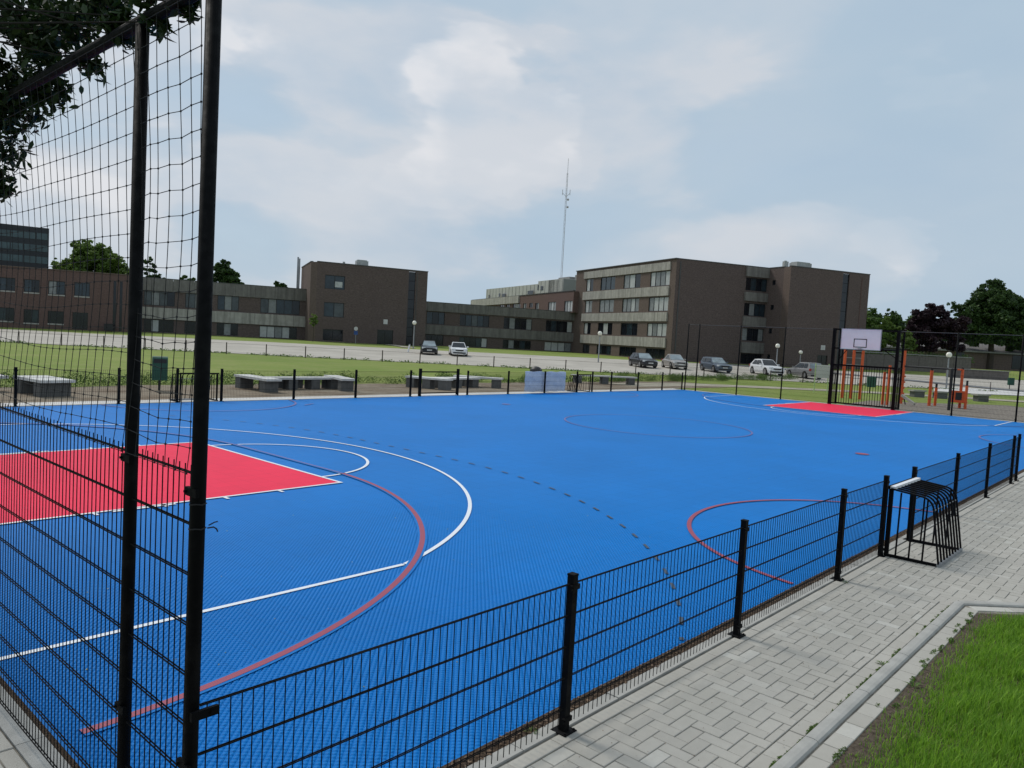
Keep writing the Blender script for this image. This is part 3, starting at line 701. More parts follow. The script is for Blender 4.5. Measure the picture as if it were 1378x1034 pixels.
# tall end fences: posts 3.85 m, mesh to 1.9 m, cord net above, top rail
def net_mesh(L, z0, z1, cell, r, sag, seed, fine=True):
    """net along +x (0..L): knotted square cords with a slight belly and hanging waves"""
    rs = random.Random(seed); m = MB(); nx = int(round(L / cell)); nz = int(round((z1 - z0) / cell))
    ph = [rs.uniform(0, 6.28) for _ in range(4)]
    def P_(i, j):
        u = i / nx; v = j / nz; e = math.sin(math.pi * min(1, max(0, v))) ; bell = sag * (e * .9 + .25 * math.sin(u * 9 + ph[0]) * e)
        low = math.exp(-v * nz / 1.6)
        dx = sag * .25 * math.sin(v * 11 + ph[1] + u * 3) * e + low * sag * .8 * math.sin(i * 1.7 + ph[3]) * (1 if j > 0 else 0)
        dz = -sag * .55 * math.sin(math.pi * u * max(1, round(L / 2.5))) ** 2 * (1 - v) * (0 if j == 0 else 1) + sag * .12 * math.sin(u * 17 + v * 7 + ph[2]) * e
        return (u * L + dx, bell, z0 + v * (z1 - z0) + dz)
    if fine:
        for i in range(nx + 1): m.tube([P_(i, j) for j in range(nz + 1)], r, 4, False)
        for j in range(nz + 1): m.tube([P_(i, j) for i in range(nx + 1)], r, 4, False)
        for i in range(nx + 1):
            for j in range(nz + 1):
                q = P_(i, j); m.box(q, (r * 4, r * 3, r * 4))
    else:
        for i in range(nx + 1): m.tube([P_(i, j) for j in range(0, nz + 1, 2)], r, 3, False)
        for j in range(nz + 1): m.tube([P_(i, j) for i in range(0, nx + 1, 3)], r, 3, False)
    return m
# left end fence; local +x runs along world -y ... origin at y=-4.0, so that local x = -4.0 - y
lf = Fence('tall_fence', 'tall black end fence with cord net above the mesh, in front at left', (-1.635, -3.95, 0), -90)
LP = [0.0, 2.56, 5.10, 5.73]
for x in LP[:-1]: lf.post(x, 3.70, w=.056, rnd_=True, clamps=(1.84, .72, .1))
m = MB(); m.tube([(0, 0, 0), (0, 0, 3.86)], .0285, 18); cp = mesh_obj('corner_post', m.v, m.f, 'black_steel', lf.t, (LP[-1], 0, 0))
for p_ in cp.data.polygons: p_.use_smooth = len(p_.vertices) == 4
mesh_obj('base_plate', plate_mb.v, plate_mb.f, 'black_steel', cp)
for z in (1.80, .72, .1): mesh_obj('clamp', cl_mb.v, cl_mb.f, 'black_steel', cp, (-.01, -.02, z))
m = MB(); m.bx(-.008, .008, -.02, .09, -.018, .018); m.tube([(.009, .06, 0), (.016, .06, 0)], .007, 6); cb = mesh_obj('fence_bracket', m.v, m.f, 'black_steel', cp, (.035, .0, .93)); 
# cable tie and frayed cord round the corner post
m = MB()
for z in (1.66, 1.755): m.tube([(.0305 * math.cos(a * .4), .0305 * math.sin(a * .4), z + .003 * math.sin(a)) for a in range(17)], .003, 5)
m.tube([(.02, .03, 1.66), (.033, .048, 1.664), (.038, .058, 1.657), (.036, .064, 1.645)], .003, 5); m.tube([(.02, .035, 1.67), (.032, .052, 1.682), (.034, .064, 1.684)], .0025, 5)
mesh_obj('cable_tie', m.v, m.f, 'cord', cp)
for a, b in zip(LP, LP[1:]): lf.panel(a, b, 1.865, spike=.03, z0=.05)
m = MB(); m.tube([(-.1, 0, 3.70), (LP[-1], 0, 3.70)], .028, 14); o = mesh_obj('top_rail', m.v, m.f, 'black_steel', lf.t)
m = net_mesh(5.06, 1.87, 3.67, .103, .0017, .06, 4); mesh_obj('cord_net', m.v, m.f, 'cord', lf.t, (.02, -.035, 0)); 
m = net_mesh(.57, 1.87, 3.67, .1, .0017, .035, 8); mesh_obj('cord_net', m.v, m.f, 'cord', lf.t, (5.13, -.035, 0))
# right end fence, with opening for the goal
rf = Fence('tall_fence', 'tall black mesh fence closing the far right end of the court', (36.85, 9.84, 0), -90)
RP = [0.0, .70, 3.21, 5.73]; RP2 = [13.83, 16.35, 19.5]
for Rs in (RP, RP2):
    for x in Rs: rf.post(x, 3.85, w=.07, rnd_=True, clamps=(1.84, 1.0, .1))
    for a, b in zip(Rs, Rs[1:]): rf.panel(a, b, 1.865, spike=.03, z0=.05)
rf.panel(5.73, 8.3, 1.865, spike=.03, z0=.05); rf.panel(11.3, 13.83, 1.865, spike=.03, z0=.05)
m = MB(); m.tube([(0, 0, 3.80), (8.3, 0, 3.80)], .014, 8); m.tube([(11.3, 0, 3.80), (19.5, 0, 3.80)], .014, 8); mesh_obj('top_rail', m.v, m.f, 'roof_trim', rf.t)
for a, L_ in ((0.02, 8.2), (11.35, 8.1)):
    m = net_mesh(L_, 1.9, 3.78, .12, .0016, .05, 5, False); mesh_obj('cord_net', m.v, m.f, 'cord', rf.t, (a, 0, 0))

# ------------------------------------------------------------------ side goals (barred cages)
def side_goal(loc, rz, w, label, plate=False):
    g = thing('side_goal', label, 'goal', loc, R(rz), 'small barred side goals set into the low fences')
    D_, H_ = .62, .86; n = 9
    m = MB(); m.tube([(0, 0, H_), (w, 0, H_)], .022, 8); mesh_obj('crossbar', m.v, m.f, 'black_steel', g)
    if plate: m = MB(); m.bx(0, w, -.075, -.02, H_ - .012, H_ + .02); mesh_obj('top_plate', m.v, m.f, 'white_paint', g)
    for k in range(n):
        x = w * k / (n - 1); pts = [(x, -.03, H_ - .01), (x, -.36, H_ - .045)]
        for a in range(1, 7): t_ = a / 6; pts.append((x, -.36 - .16 * math.sin(t_ * 1.42), H_ - .045 - .15 * (1 - math.cos(t_ * 1.42))))
        pts.append((x, -D_, .03)); m = MB(); m.tube(pts, .0125, 7); mesh_obj('bar', m.v, m.f, 'black_steel', g)
    m = MB(); m.bx(-.01, w + .01, -D_ - .02, -D_ + .02, 0, .04); mesh_obj('base_rail', m.v, m.f, 'galvanised', g)
    for sx in (0, w):
        m = MB(); m.bx(sx - .015, sx + .015, -D_ + .021, -.03, .002, .035); mesh_obj('side_rail', m.v, m.f, 'black_steel', g)
        for k in range(3):
            y = -.14 - .15 * k; m = MB(); m.tube([(sx, y, .03), (sx, y - .01, H_ - .04 - .01 * k)], .011, 6); mesh_obj('side_bar', m.v, m.f, 'black_steel', g)
    m = MB(); m.tube([(-.01, -.515, .66), (w + .01, -.515, .66)], .007, 6); mesh_obj('tie_wire', m.v, m.f, 'galvanised', g)
    m = MB(); m.bx(.02, .05, -.05, .0, 0, H_); mesh_obj('goal_post', m.v, m.f, 'black_steel', g); m = MB(); m.bx(w - .05, w - .02, -.05, 0, 0, H_); mesh_obj('goal_post', m.v, m.f, 'black_steel', g)
    return g
side_goal((7.21, -9.70, 0), 0, 1.14, 'black barred cage goal on the block path, nearest the viewer', True)
side_goal((8.52, 10.06, 0), 180, 1.22, 'black barred cage goal in the far fence, seen behind the tall posts at left')
side_goal((27.93, 10.06, 0), 180, 1.1, 'black barred cage goal in the far fence beside the white sheeting')
side_goal((26.2, -9.70, 0), 0, 1.6, 'black barred cage goal in the near fence close to the far end')

# ------------------------------------------------------------------ end goal with backboard
eg = thing('goal_with_backboard', 'black steel goal frame with white basketball backboard at the far end', 'goal', (36.8, 0, 0))
for y in (1.54, -1.48):
    m = MB(); m.bx(-.07, .07, y - .07, y + .07, 0, 3.86); mesh_obj('post', m.v, m.f, 'black_steel', eg)
    m = MB(); m.bx(.85, .93, y - .04, y + .04, 0, 3.86); mesh_obj('rear_post', m.v, m.f, 'black_steel', eg)
    for z0, z1 in ((3.78, 3.86), (1.98, 2.05), (.03, .08)):
        m = MB(); m.bx(.07, .85, y - .03, y + .03, z0, z1); mesh_obj('side_rail', m.v, m.f, 'black_steel', eg)
    for k in range(6):
        x = .17 + k * .115; m = MB(); m.bx(x - .009, x + .009, y - .009, y + .009, .08, 1.98); mesh_obj('side_bar', m.v, m.f, 'black_steel', eg)
    m = MB(); m.tube([(.85, y, 3.1), (.05, y * .55, 3.45)], .02, 6); m.tube([(.85, y, 2.3), (.03, y * .5, 2.95)], .02, 6); mesh_obj('brace', m.v, m.f, 'black_steel', eg)
m = MB(); m.bx(-.05, .05, -1.41, 1.47, 3.79, 3.85); mesh_obj('top_beam', m.v, m.f, 'black_steel', eg)
m = MB(); m.bx(-.05, .05, -1.41, 1.47, 1.98, 2.06); mesh_obj('crossbar', m.v, m.f, 'black_steel', eg)
m = MB(); m.bx(-.03, .03, -1.41, 1.47, 2.83, 2.89); mesh_obj('middle_beam', m.v, m.f, 'black_steel', eg)
for z, nm in ((3.78, 'rear_beam'), (1.98, 'rear_beam'), (.02, 'rear_beam')):
    m = MB(); m.bx(.86, .92, -1.44, 1.5, z, z + .07); mesh_obj(nm, m.v, m.f, 'black_steel', eg)
y = -1.36
while y < 1.45: m = MB(); m.bx(.877, .903, y - .011, y + .011, .09, 1.98); mesh_obj('bar', m.v, m.f, 'black_steel', eg); y += .125
bb = MB(); bb.bx(-.62, -.585, -.86, .98, 2.84, 3.82); b_ = mesh_obj('backboard', bb.v, bb.f, 'board_white', eg)
m = MB()
for a in ((-.88, -.86, 2.82, 3.84), (.98, 1.0, 2.82, 3.84)): m.bx(-.64, -.57, a[0], a[1], a[2], a[3])
m.bx(-.64, -.57, -.86, .98, 3.82, 3.845); m.bx(-.64, -.57, -.86, .98, 2.815, 2.84); mesh_obj('board_edge', m.v, m.f, 'galvanised', b_)
m = MB()
for y0, y1, z0, z1 in ((-.24, -.20, 2.93, 3.36), (.34, .38, 2.93, 3.36), (-.20, .34, 3.32, 3.36), (-.20, .34, 2.93, 2.97)): m.bx(-.624, -.6205, y0, y1, z0, z1)
mesh_obj('target_square', m.v, m.f, 'plastic_black', b_)
m = MB(); m.tube([(-.85 + .225 * math.cos(a * .35), .07 + .225 * math.sin(a * .35), 2.87) for a in range(19)], .011, 6); m.bx(-.66, -.62, 0, .14, 2.82, 2.9); mesh_obj('hoop', m.v, m.f, 'galvanised', b_)
for y in (.6, -.48):
    m = MB(); m.bx(-.57, .0, y - .03, y + .03, 3.6, 3.66); m.bx(-.57, .0, y - .03, y + .03, 2.92, 2.98); mesh_obj('board_arm', m.v, m.f, 'black_steel', eg)

# ------------------------------------------------------------------ white sheeting tied to the far fence
m = MB(); nx, nz = 40, 12; vs = []
for j in range(nz + 1):
    for i in range(nx + 1):
        u, v = i / nx, j / nz; vs.append((23.0 + 2.95 * u, 10.13 + .018 * math.sin(u * 31) * (.4 + v) + .01 * math.sin(v * 14 + u * 6), .06 + .93 * v + .012 * math.sin(u * 23)))
fs = [(j * (nx + 1) + i, j * (nx + 1) + i + 1, (j + 1) * (nx + 1) + i + 1, (j + 1) * (nx + 1) + i) for j in range(nz) for i in range(nx)]
sh = mesh_obj('sheeting', vs, fs, 'sheet_white', smooth=True); tag(sh, 'pale white sheeting tied along the far low fence', 'sheeting')
bn = thing('litter_bin', 'black topped bin standing behind the white sheeting', 'bin', (25.0, 11.2, 0))
m = MB(); m.tube([(0, 0, 0), (0, 0, .95)], [.24, .27], 16); mesh_obj('body', m.v, m.f, 'bin_black', bn); m = MB(); m.sphere((0, 0, .95), .3, 16, 8, .75); mesh_obj('lid', m.v, m.f, 'bin_black', bn, smooth=True)
bg = thing('litter_bin', 'green litter bin on a post, seen between the two tall posts at left', 'bin', (8.44, 14.11, 0), R(-20))
m = MB(); m.tube([(0, 0, -.03), (0, 0, 1.0)], .035, 8); mesh_obj('post', m.v, m.f, 'bin_black', bg)
m = MB(); m.bx(-.24, .24, -.3, .0, .35, 1.02); mesh_obj('body', m.v, m.f, 'bin_green', bg)
m = MB(); m.tube([(-.24, -.15, 1.02), (.24, -.15, 1.02)], .15, 14); mesh_obj('hood', m.v, m.f, 'bin_green', bg)
m = MB(); m.bx(-.2, .2, -.306, -.3, .94, 1.08); mesh_obj('opening', m.v, m.f, 'bin_black', bg)

# ------------------------------------------------------------------ concrete benches: slabs on block legs
def slab_bench(a, b, w, h, label, legs=(0.08, .92), end=True):
    a, b = Vector(a), Vector(b); L = (b - a).length; rz = math.atan2(b.y - a.y, b.x - a.x)
    t_ = thing('concrete_bench', label, 'bench', (a.x, a.y, -.01), rz, 'concrete benches by the far fence')
    m = MB(); m.bx(0, L, -w / 2, w / 2, h - .08, h); mesh_obj('slab', m.v, m.f, 'bench_top', t_)
    for q in legs:
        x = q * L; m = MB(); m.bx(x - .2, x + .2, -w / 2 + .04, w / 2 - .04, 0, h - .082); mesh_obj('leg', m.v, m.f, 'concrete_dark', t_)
    return t_
slab_bench((4.55, 14.2), (4.75, 12.3), .95, .50, 'pale slab bench behind the net, pointing at the court', (.15, .8))
slab_bench((-.5, 14.3), (4.0, 14.6), .6, .48, 'long low slab bench at the far left edge behind the net', (.1, .5, .9))
slab_bench((11.9, 14.9), (11.85, 12.45), .62, .50, 'left arm of the first U-shaped bench group, pale slab top', (.1, .85))
slab_bench((12.2, 13.9), (15.6, 13.9), .6, .47, 'middle bench of the first U-shaped group, dark below', (.06, .35, .65, .92))
slab_bench((15.75, 14.6), (15.15, 12.5), .6, .50, 'right arm of the first U-shaped bench group, pale slab top', (.1, .85))
slab_bench((19.7, 14.3), (20.45, 12.3), .6, .50, 'left arm of the second U-shaped bench group, seen through the gate frame', (.12, .5, .88))
slab_bench((20.6, 13.6), (23.4, 13.6), .6, .47, 'middle bench of the second U-shaped group, dark below', (.1, .5, .9))
slab_bench((23.0, 14.7), (24.3, 12.7), .6, .50, 'right arm of the second U-shaped bench group, beside the white sheeting', (.12, .88))
slab_bench((33.6, 15.6), (37.1, 13.4), .55, .5, 'long pale slab bench right of the cage goal, on three legs', (.08, .5, .92))
m = MB()  # dark boards under the slab, added to stand in for the bench's shade
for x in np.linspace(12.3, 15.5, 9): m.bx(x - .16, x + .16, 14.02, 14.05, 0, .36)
tag(build(m, 'bench_shade_board', 'concrete_dark'), 'dark upright boards standing in for the shade under the middle bench of the first U-shaped group', 'boards')

# ------------------------------------------------------------------ low scrub at the lawn edge
def leaf_cloud(centers, radii, n, size, seed, flat_=.6, aspect=.5):
    rs = np.random.RandomState(seed); C_ = np.array(centers, float); Rr = np.array(radii, float)
    if Rr.ndim == 1: Rr = np.stack([Rr, Rr, Rr * .8], 1)
    w = (Rr.prod(1)) ** .7; idx = rs.choice(len(C_), n, p=w / w.sum())
    d = rs.normal(size=(n, 3)); d /= np.linalg.norm(d, axis=1)[:, None]; rr = rs.rand(n, 1) ** .42
    P_ = C_[idx] + d * rr * Rr[idx]
    a = rs.normal(size=(n, 3)); a[:, 2] *= flat_; a /= np.linalg.norm(a, axis=1)[:, None]
    b = np.cross(a, rs.normal(size=(n, 3))); b /= np.linalg.norm(b, axis=1)[:, None]
    s_ = size * rs.uniform(.6, 1.3, (n, 1)); V = np.stack([P_ - a * s_, P_ - b * s_ * aspect, P_ + a * s_, P_ + b * s_ * aspect], 1)
    return V
def quads_obj(name, V, mat, parent=None, off=(0, 0, 0)):
    n = len(V); me = bpy.data.meshes.new(name); me.vertices.add(n * 4); me.vertices.foreach_set('co', (V - np.array(off)).ravel())
    me.loops.add(n * 4); me.loops.foreach_set('vertex_index', np.arange(n * 4, dtype=np.int32)); me.polygons.add(n); me.polygons.foreach_set('loop_start', (np.arange(n) * 4).astype(np.int32))
    me.update(calc_edges=True); me.materials.append(MAT[mat]); o = bpy.data.objects.new(name, me); COL.objects.link(o); o.parent = parent; return o
rs = np.random.RandomState(5); cs_ = []; rd = []
for x in np.arange(-12, 70, .45):
    y = 16.4 + .5 * math.sin(x * .8) + rs.uniform(-.5, .5) + max(0, (x - 40)) * .02; h = rs.uniform(.12, .34) * (1.15 if x > 38 else 1)
    if 28 < x < 33 and rs.rand() < .5: h *= .5
    cs_.append((x, y, h * .7)); rd.append((rs.uniform(.35, .65), rs.uniform(.3, .6), h))
V = leaf_cloud(cs_, rd, 52000, .034, 11); V[:, :, 2] = np.maximum(V[:, :, 2], -.02)
V = V.astype(float)
tag(quads_obj('scrub', V, 'scrub_leaf'), 'ragged low green scrub along the edge of the lawn behind the benches', 'scrub', kind='stuff')
cs_ = []; rd = []
for s_ in np.arange(-70, 60, .5):
    if rs.rand() < .6: q = road_pt(52.2 + rs.uniform(-.5, .3), s_); cs_.append(q); rd.append((.5, .5, rs.uniform(.08, .25)))
V = leaf_cloud(cs_, rd, 9000, .07, 12)
tag(quads_obj('verge_tufts', V, 'weed'), 'longer grass tufts along the edge of the parking area', 'grass tufts', kind='stuff')
# fine real blades over the lawn nearest the scrub would be sub-pixel; the sheet carries them

V = leaf_cloud(MOSS[0], MOSS[1], 2600, .009, 77)
tag(quads_obj('joint_moss', V, 'weed'), 'thin moss and seedlings growing in the joints along the rounded kerb', 'moss', kind='stuff')
# ------------------------------------------------------------------ brown edge posts with wire
pm = MB(); pm.box((0, 0, .43), (.06, .06, .92)); proto = None; line = []
for i in range(-16, 24):
    s_ = -11.2 + 3.02 * i + 0.0; q = road_pt(51.2, s_); line.append(q)
    if proto is None: proto = mesh_obj('edge_post', pm.v, pm.f, 'post_brown', None, q); tag(proto, 'thin brown post in the wire line between lawn and parking area', 'post', 'posts along the parking edge')
    else: c = proto.copy(); COL.objects.link(c); c.location = q
m = MB(); m.tube([(x, y, z + .82) for x, y, z in line], .012, 4); tag(build(m, 'post_wire', 'post_brown'), 'single wire strung between the brown posts by the parking area', 'wire')

# ------------------------------------------------------------------ buildings
def facade_fn(p0, ang):
    c, s_ = math.cos(R(ang)), math.sin(R(ang))
    def P_(s, out, z): return (p0[0] + c * s + s_ * out, p0[1] + s_ * s - c * out, z)   # out = towards the viewer (right hand side of direction)
    return P_
def wall(bld, F, s0, s1, z0, z1, holes, mat, name='wall', depth=.22):
    ss = sorted({s0, s1, *[h[0] for h in holes], *[h[1] for h in holes]}); zs = sorted({z0, z1, *[h[2] for h in holes], *[h[3] for h in holes]})
    m = MB()
    for a, b in zip(ss, ss[1:]):
        for c, d in zip(zs, zs[1:]):
            if any(h[0] <= a + 1e-6 and b <= h[1] + 1e-6 and h[2] <= c + 1e-6 and d <= h[3] + 1e-6 for h in holes): continue
            m.add([F(a, 0, c), F(b, 0, c), F(b, 0, d), F(a, 0, d)], [(0, 1, 2, 3)])
    for (a, b, c, d) in [h[:4] for h in holes]:
        e = -depth
        m.add([F(a, 0, c), F(b, 0, c), F(b, 0, d), F(a, 0, d), F(a, e, c), F(b, e, c), F(b, e, d), F(a, e, d)], [(0, 4, 5, 1), (1, 5, 6, 2), (2, 6, 7, 3), (3, 7, 4, 0)])
    return build(m, name, mat, bld)
def fbox(F, a, b, o0, o1, c, d):
    m = MB(); m.add([F(a, o0, c), F(b, o0, c), F(b, o1, c), F(a, o1, c), F(a, o0, d), F(b, o0, d), F(b, o1, d), F(a, o1, d)],
                    [(0, 1, 2, 3), (7, 6, 5, 4), (0, 4, 5, 1), (1, 5, 6, 2), (2, 6, 7, 3), (3, 7, 4, 0)]); return m
PM = {'d': 'glass_dark', 'b': 'glass_blue', 'g': 'glass_grey', 'p': 'curtain_pale', 'c': 'curtain_grey'}
def window(bld, F, h, panes, name='window'):
    """panes: string, one letter per pane; widths equal"""
    a, b, c, d = h[:4]; n = len(panes); t_ = .07; m = MB()
    for q in (fbox(F, a, b, -.16, -.08, c, c + t_), fbox(F, a, b, -.16, -.08, d - t_, d), fbox(F, a, a + t_, -.158, -.078, c + t_, d - t_), fbox(F, b - t_, b, -.158, -.078, c + t_, d - t_)): m.add(q.v, q.f)
    for k in range(1, n):
        x = a + (b - a) * k / n; q = fbox(F, x - t_ * .5, x + t_ * .5, -.157, -.077, c + t_, d - t_); m.add(q.v, q.f)
    w = build(m, name, 'frame_dark', bld)
    for k in range(n):
        x0 = a + (b - a) * k / n; x1 = a + (b - a) * (k + 1) / n
        q = MB(); q.add([F(x0, -.13, c), F(x1, -.13, c), F(x1, -.13, d), F(x0, -.13, d)], [(0, 1, 2, 3)]); build(q, 'pane', PM[panes[k]], w)
    return w
def roof(bld, pts, z, mat='roof_felt', par='roof_trim'):
    m = MB(); m.add([(x, y, z - .25) for x, y in pts], [tuple(range(len(pts)))]); build(m, 'roof', mat, bld)
def coping(bld, F, s0, s1, z, out=.06, mat='roof_trim', h=.12): build(fbox(F, s0, s1, -.3, out, z, z + h), 'coping', mat, bld)
def plainwall(bld, a, b, z0, z1, mat, name='wall'):
    m = MB(); m.add([(a[0], a[1], z0), (b[0], b[1], z0), (b[0], b[1], z1), (a[0], a[1], z1)], [(0, 1, 2, 3)]); return build(m, name, mat, bld)
def walls_round(bld, pts, z0, z1, mat):
    for a, b in zip(pts, pts[1:]): plainwall(bld, a, b, z0, z1, mat)
def door(bld, F, h, mat='glass_dark'):
    a, b, c, d = h; build(fbox(F, a, b, -.2, -.14, c, d), 'door', mat, bld)
    o = build(fbox(F, (a + b) / 2 - .03, (a + b) / 2 + .03, -.138, -.1, c, d), 'door_stile', 'frame_dark', bld)
# --- building A: three storey brick block at left centre
P0 = (55.2, 75.6); ZA = 11.1; A = thing('brick_block', 'three-storey dark brick block with stair window strip, left of centre', 'building', (P0[0], P0[1], .5))
F = facade_fn(P0, -20.7); wA = [(1.05, 3.76, 7.65, 9.5), (1.07, 3.79, 3.93, 5.88), (1.06, 3.78, .75, 2.28)]; dA = (8.55, 10.85, .45, 2.6)
strip_h = (12.75, 13.77, .6, 10.95)
wall(A, F, 0, 15.55, .3, ZA, wA + [dA, strip_h], 'brick_dark')
window(A, F, wA[0], 'bb'); window(A, F, wA[1], 'bg'); window(A, F, wA[2], 'dd'); door(A, F, dA)
build(fbox(F, 2.45, 3.45, -.125, -.12, 7.95, 8.7), 'window_sheet', 'curtain_pale', A)
m = MB()
for k in range(8): q = fbox(F, 12.75, 13.77, -.2, -.15, .6 + k * 1.295, .6 + k * 1.295 + 1.25); m.add(q.v, q.f)
build(m, 'stair_window', 'glass_dark', A)
build(fbox(F, 9.36, 9.95, 0, .05, 3.4, 4.05), 'house_sign', 'slab_pale', A)
build(fbox(F, 13.95, 14.05, 0, .05, .5, 10.9), 'downpipe', 'roof_trim', A)
c_, s__ = math.cos(R(-20.7)), math.sin(R(-20.7)); end = (P0[0] + 15.55 * c_, P0[1] + 15.55 * s__)
pA = [(60.5, 87.7), (55.0, 76.8), P0, end, (end[0] + 5.6, end[1] + 12)]
plainwall(A, pA[0], pA[1], .3, ZA, 'brick_mid'); plainwall(A, pA[1], pA[2], .3, ZA, 'brick_mid', 'corner_wall'); walls_round(A, [pA[3], pA[4], pA[0]], .3, ZA, 'brick_dark'); roof(A, pA, ZA)
coping(A, F, -.02, 15.6, ZA, .05); F_ = facade_fn((60.5, 87.7), math.degrees(math.atan2(-10.9, -5.5))); coping(A, F_, 0, 12.2, ZA, .05)
def roof_unit(bld, F, s0, s1, out, z, h):
    u = build(fbox(F, s0, s1, out, out + (s1 - s0) * .6, z, z + h), 'roof_unit', 'roof_unit', bld); build(fbox(F, s0 + .15, s1 - .15, out + .15, out + (s1 - s0) * .6 - .15, z + h + .002, z + h + .12), 'unit_lid', 'roof_unit', u)
roof_unit(A, F, 5.75, 7.35, -2.6, ZA + .1, .75); roof_unit(A, F, 3.9, 4.2, -2.2, ZA, .5)
F2 = facade_fn((60.5, 87.7), 243.3)
for dx in (.2, 1.3):
    q = F2(dx * 2 - 1.0, .5, 0); m = MB(); m.tube([(q[0], q[1], 6.5), (q[0], q[1], 12.75 - dx * .35)], .12, 10); build(m, 'flue_pipe', 'galvanised', A)
# --- long two storey wings
def wing(name, label, p0, s0, s1, ztop, wins, extra=(), par=(6.1, 2.35)):
    b = thing(name, label, 'building', (p0[0], p0[1], .4)); F = facade_fn(p0, -25)
    hs = [w[:4] for w in wins]
    wall(b, F, s0, s1, .3, 6.0, hs, 'brick_dark')
    for w in wins: window(b, F, w[:4], w[4])
    s = s0
    while s < s1 - .1:      # concrete fascia and parapet panels, one by one
        e = min(s + 2.55, s1)
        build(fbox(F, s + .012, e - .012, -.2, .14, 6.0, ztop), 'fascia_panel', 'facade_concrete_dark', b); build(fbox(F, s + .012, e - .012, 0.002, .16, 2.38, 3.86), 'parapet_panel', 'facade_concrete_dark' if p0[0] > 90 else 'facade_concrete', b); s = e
    q0, q1 = F(s0, 0, 0), F(s1, 0, 0); back = [F(s1, -11, 0), F(s0, -11, 0)]
    walls_round(b, [q1[:2], back[0][:2], back[1][:2], q0[:2]], .3, ztop - .1, 'brick_dark'); roof(b, [q0[:2], q1[:2], back[0][:2], back[1][:2]], ztop)
    coping(b, F, s0, s1, ztop, .16, 'roof_trim', .08)
    build(fbox(F, s0, s1, .0, .25, .28, .52), 'plinth', 'concrete', b)
    return b, F
wl_w = [(-6.18, -.96, 4.0, 5.98, 'gcbbd'), (-6.2, -1.24, .66, 2.24, 'ppcpd'), (-11.65, -8.96, 4.05, 6.0, 'bcg'), (-11.65, -8.96, .68, 2.3, 'dcd'), (-20.5, -16.85, 4.1, 5.99, 'gcgd'), (-20.45, -16.9, .69, 2.3, 'dpdd'), (-15.6, -13.2, 4.05, 5.99, 'gc'), (-15.6, -13.2, .68, 2.3, 'dd')]
wing('brick_wing', 'two-storey brick wing with concrete bands left of the three-storey block', (57.2, 80.8), -22.2, .1, 7.6, wl_w)
wr_w = [(-25.95, -22.99, 3.96, 5.9, 'bdb'), (-25.95, -23.04, .7, 2.3, 'ddd'), (-20.45, -15.4, 3.97, 5.8, 'dbgbd'), (-20.4, -15.58, .68, 2.19, 'bddbp'), (-12.84, -7.78, 3.93, 5.79, 'dcddc'), (-12.82, -7.78, .7, 2.14, 'dcdbd'), (-5.22, -.21, 3.91, 5.77, 'dbddp'), (-5.25, -.2, .64, 2.16, 'pppc')]
wing('brick_wing', 'two-storey brick wing with concrete bands between the two taller blocks', (101, 67.7), -28.5, 1.6, 7.38, wr_w)
# --- four storey block B
ZB = 14.3; B = thing('brick_block', 'four-storey dark brick block with concrete banded end, right of centre', 'building', (101, 67.7, .4))
FL = facade_fn((101, 67.7), -115.5)
cols = [(3.75, 6.15, 'pd', 'pc', 'pd', 'dd'), (8.6, 13.2, 'bbb', 'ccc', 'dpd', 'bdb'), (15.75, 20.5, 'cpd', 'ccpc', 'dbd', 'ddd'), (23.1, 28.0, 'pccp', 'cppp', 'pcpp', 'ddd')]
rows_ = [(10.8, 12.82, 2), (7.3, 9.27, 3), (3.8, 5.63, 4), (.68, 2.1, 5)]
hs = []
for c0, c1, *ps in cols:
    for (z0, z1, k), p_ in zip(rows_, ps): hs.append((c0, c1, z0, z1, p_))
wall(B, FL, 0, 29.4, .3, ZB, [h[:4] for h in hs], 'brick_mid')
for h in hs: window(B, FL, h[:4], h[4])
for z0, z1 in ((12.9, 14.0), (9.42, 10.72), (5.9, 7.15), (2.3, 3.65)):
    s = 2.95
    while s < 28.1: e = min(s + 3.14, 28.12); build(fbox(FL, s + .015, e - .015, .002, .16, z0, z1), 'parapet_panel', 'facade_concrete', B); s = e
build(fbox(FL, 3, 28.3, .0, .25, .3, .55), 'plinth', 'concrete', B)
FB = facade_fn((88.4, 41.2), -26)
bw = [(11.6, 15.3, 10.96, 12.75, 'dbdb'), (11.6, 15.3, 7.44, 9.2, 'dcbb'), (11.6, 15.3, 3.92, 5.7, 'cddc'), (11.6, 15.3, .66, 2.1, 'ddd')]
wall(B, FB, 0, 15.4, .3, ZB, [h[:4] for h in bw], 'brick_dark')
for h in bw: window(B, FB, h[:4], h[4])
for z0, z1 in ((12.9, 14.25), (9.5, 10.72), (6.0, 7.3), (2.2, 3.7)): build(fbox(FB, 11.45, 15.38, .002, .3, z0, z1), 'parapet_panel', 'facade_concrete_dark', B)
build(fbox(FB, .55, .7, .0, .08, .5, 14.0), 'downpipe', 'roof_trim', B)
e1 = FB(15.4, 0, 0)[:2]; FS = facade_fn(e1, -115)
sw = [(.9, 1.55, 11.9, 12.6), (.9, 1.55, 8.43, 9.15), (.9, 1.55, 5.1, 5.85), (.9, 1.55, 1.5, 2.15)]
wall(B, FS, 0, 3.1, .3, ZB, sw, 'brick_dark')
for h in sw: window(B, FS, h, 'd')
e2 = FS(3.1, 0, 0)[:2]; p3 = (100.0, 30.3); plainwall(B, e2, p3, .3, ZB, 'brick_mid', 'corner_wall')
FC = facade_fn(p3, -25.4); strip_b = (9.38, 10.6, .9, 14.1); db = (5.85, 7.7, .5, 2.45)
wall(B, FC, 0, 14.4, .3, ZB, [strip_b, db], 'brick_dark')
m = MB()
